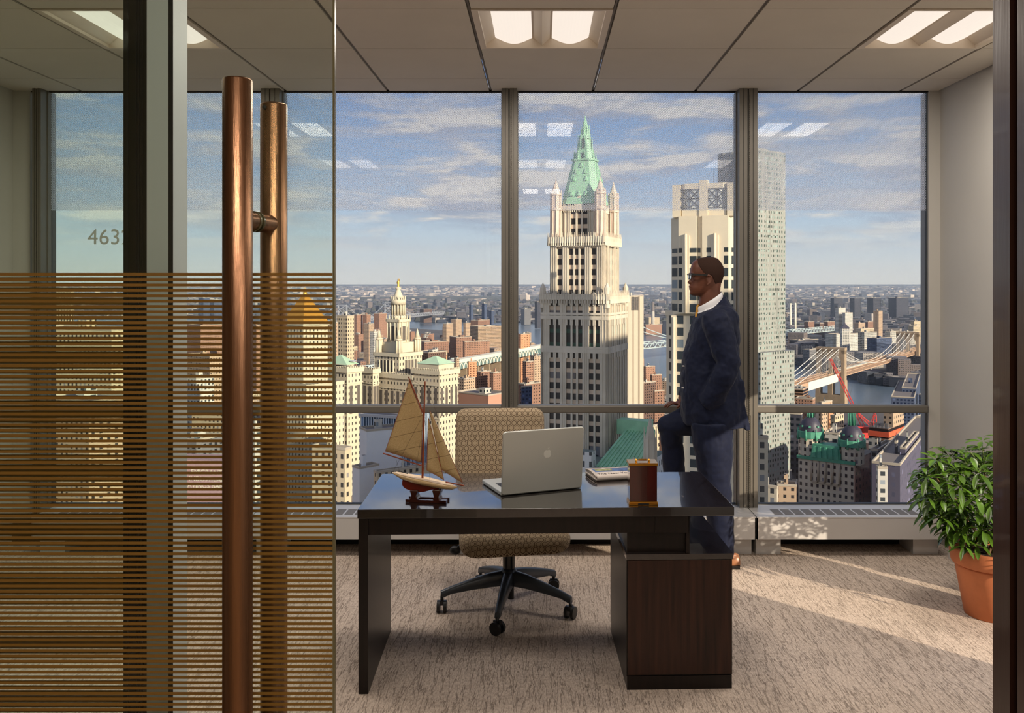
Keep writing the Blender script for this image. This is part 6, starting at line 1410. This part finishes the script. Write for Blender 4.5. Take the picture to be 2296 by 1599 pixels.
def mass(nm, count, ymin, ymax, poly, seed, hs, ws, cols_, label, cat_, shp=1.0, pxr=(60, 2150)):
    r_ = random.Random(seed); b = MB(); cl = []; k = 0; t_ = 0
    while k < count and t_ < count * 6:
        t_ += 1; u_ = r_.random(); Y = 1 / (1 / ymin + (1 / ymax - 1 / ymin) * u_ ** shp); px = r_.uniform(*pxr); X = (px - CX) / F * Y
        if not inside((X, Y), poly) or (poly is near_poly and px > 1800 and Y > 1000) or any((X - a) ** 2 + (Y - b_) ** 2 < (r_2 * .7 + 10) ** 2 for a, b_, r_2 in placed): continue
        sc_ = 1 + Y / 12000; w2, d2, h = r_.uniform(*ws) * sc_, r_.uniform(*ws) * sc_, r_.uniform(*hs) * (2.4 if r_.random() < .04 else 1); a = R(r_.choice([-32, -20, 10, 40])); c0, s0 = math.cos(a), math.sin(a)
        vs = [(X + i * w2 * c0 - j * d2 * s0, Y + i * w2 * s0 + j * d2 * c0) for i, j in ((-1, -1), (1, -1), (1, 1), (-1, 1))]
        b._add([(p_[0], p_[1], GZ - 1) for p_ in vs] + [(p_[0], p_[1], GZ + h) for p_ in vs], [(4, 5, 6, 7), (0, 1, 5, 4), (1, 2, 6, 5), (2, 3, 7, 6), (3, 0, 4, 7)], False); c_ = r_.choice(cols_); q = r_.uniform(.75, 1.2); cl.append([min(1, v * q) for v in c_[:3]] + [1]); k += 1
    me = b.mesh(nm); ca = me.color_attributes.new('Col', 'FLOAT_COLOR', 'CORNER'); dat = []
    for q in cl: dat += q * 20
    ca.data.foreach_set('color', dat); o_ = bpy.data.objects.new(nm, me); col.objects.link(o_); tag(o_, label, cat_, None, 'stuff'); return o_
m_mass = facade('city_mass', (0, 0, 0), (60, 62, 68), 3.6, 3.4, .45, .45, attr=True, roof=(130, 124, 120)); m_massf = facade('city_mass_far', (0, 0, 0), (60, 66, 78), 9, 8, .4, .4, attr=True, roof=(120, 120, 124), reflwin=.3)
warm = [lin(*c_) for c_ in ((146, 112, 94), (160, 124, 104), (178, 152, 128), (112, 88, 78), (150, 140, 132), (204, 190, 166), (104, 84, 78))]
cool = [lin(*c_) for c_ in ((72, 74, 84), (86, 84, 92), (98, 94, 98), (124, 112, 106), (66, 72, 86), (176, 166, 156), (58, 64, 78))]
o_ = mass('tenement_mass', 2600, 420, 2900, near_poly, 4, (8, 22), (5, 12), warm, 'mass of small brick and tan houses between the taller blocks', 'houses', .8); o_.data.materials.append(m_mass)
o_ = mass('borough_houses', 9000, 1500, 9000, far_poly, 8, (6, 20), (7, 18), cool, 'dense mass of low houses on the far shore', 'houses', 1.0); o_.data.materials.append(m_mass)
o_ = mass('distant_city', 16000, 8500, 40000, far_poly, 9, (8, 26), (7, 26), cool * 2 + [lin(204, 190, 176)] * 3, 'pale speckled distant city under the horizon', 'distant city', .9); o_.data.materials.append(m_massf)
# bare trees and parks: dark rounded clumps
m_tree = mat('bare_trees', (66, 68, 62), 1.0, var=(.02, .3)); r_ = random.Random(2); b = MB(); k = 0
while k < 1500:
    Y = 1 / (1 / 1600 + (1 / 9000 - 1 / 1600) * r_.random()); px = r_.uniform(740, 2100); X = (px - CX) / F * Y
    if not inside((X, Y), far_poly): continue
    q = r_.uniform(7, 14) * (1 + Y / 6000); b.cyl(X, Y, GZ - 2, GZ + q * .9, q, q * .45, 6, False, r_.random()); k += 1
tag(b.build('tree_mass', m_tree), 'dark leafless trees filling the streets and parks of the far shore', 'trees', None, 'stuff')
b = MB()
for cx_, cy_, rx, ry, h in ((P(1050, 0, 9000).x, 9000, 1900, 500, 45), (P(1800, 0, 9500).x, 9500, 2400, 600, 30)):
    b.ell((cx_, cy_, GZ - 5), (rx, ry, h), 40, 9)
struct(b.build('ground_wooded_rise', m_tree), 'dark wooded rise near the horizon')
# haze: thin air over the far city
m_hz = bpy.data.materials.new('haze_air'); m_hz.use_nodes = True; t_ = NT(m_hz.node_tree); t_.n.clear(); ou = t_.add('ShaderNodeOutputMaterial'); vs_ = t_.add('ShaderNodeVolumeScatter'); vs_.inputs['Color'].default_value = (.62, .76, 1, 1); vs_.inputs['Density'].default_value = 1 / 24000; vs_.inputs['Anisotropy'].default_value = .0
t_.l.new(vs_.outputs[0], ou.inputs['Volume']); hz = MB().box(-30000, 34000, 1000, 15000, GZ - 30, 260).build('haze', m_hz); tag(hz, 'bluish haze over the river and the far city', 'haze', None, 'stuff')
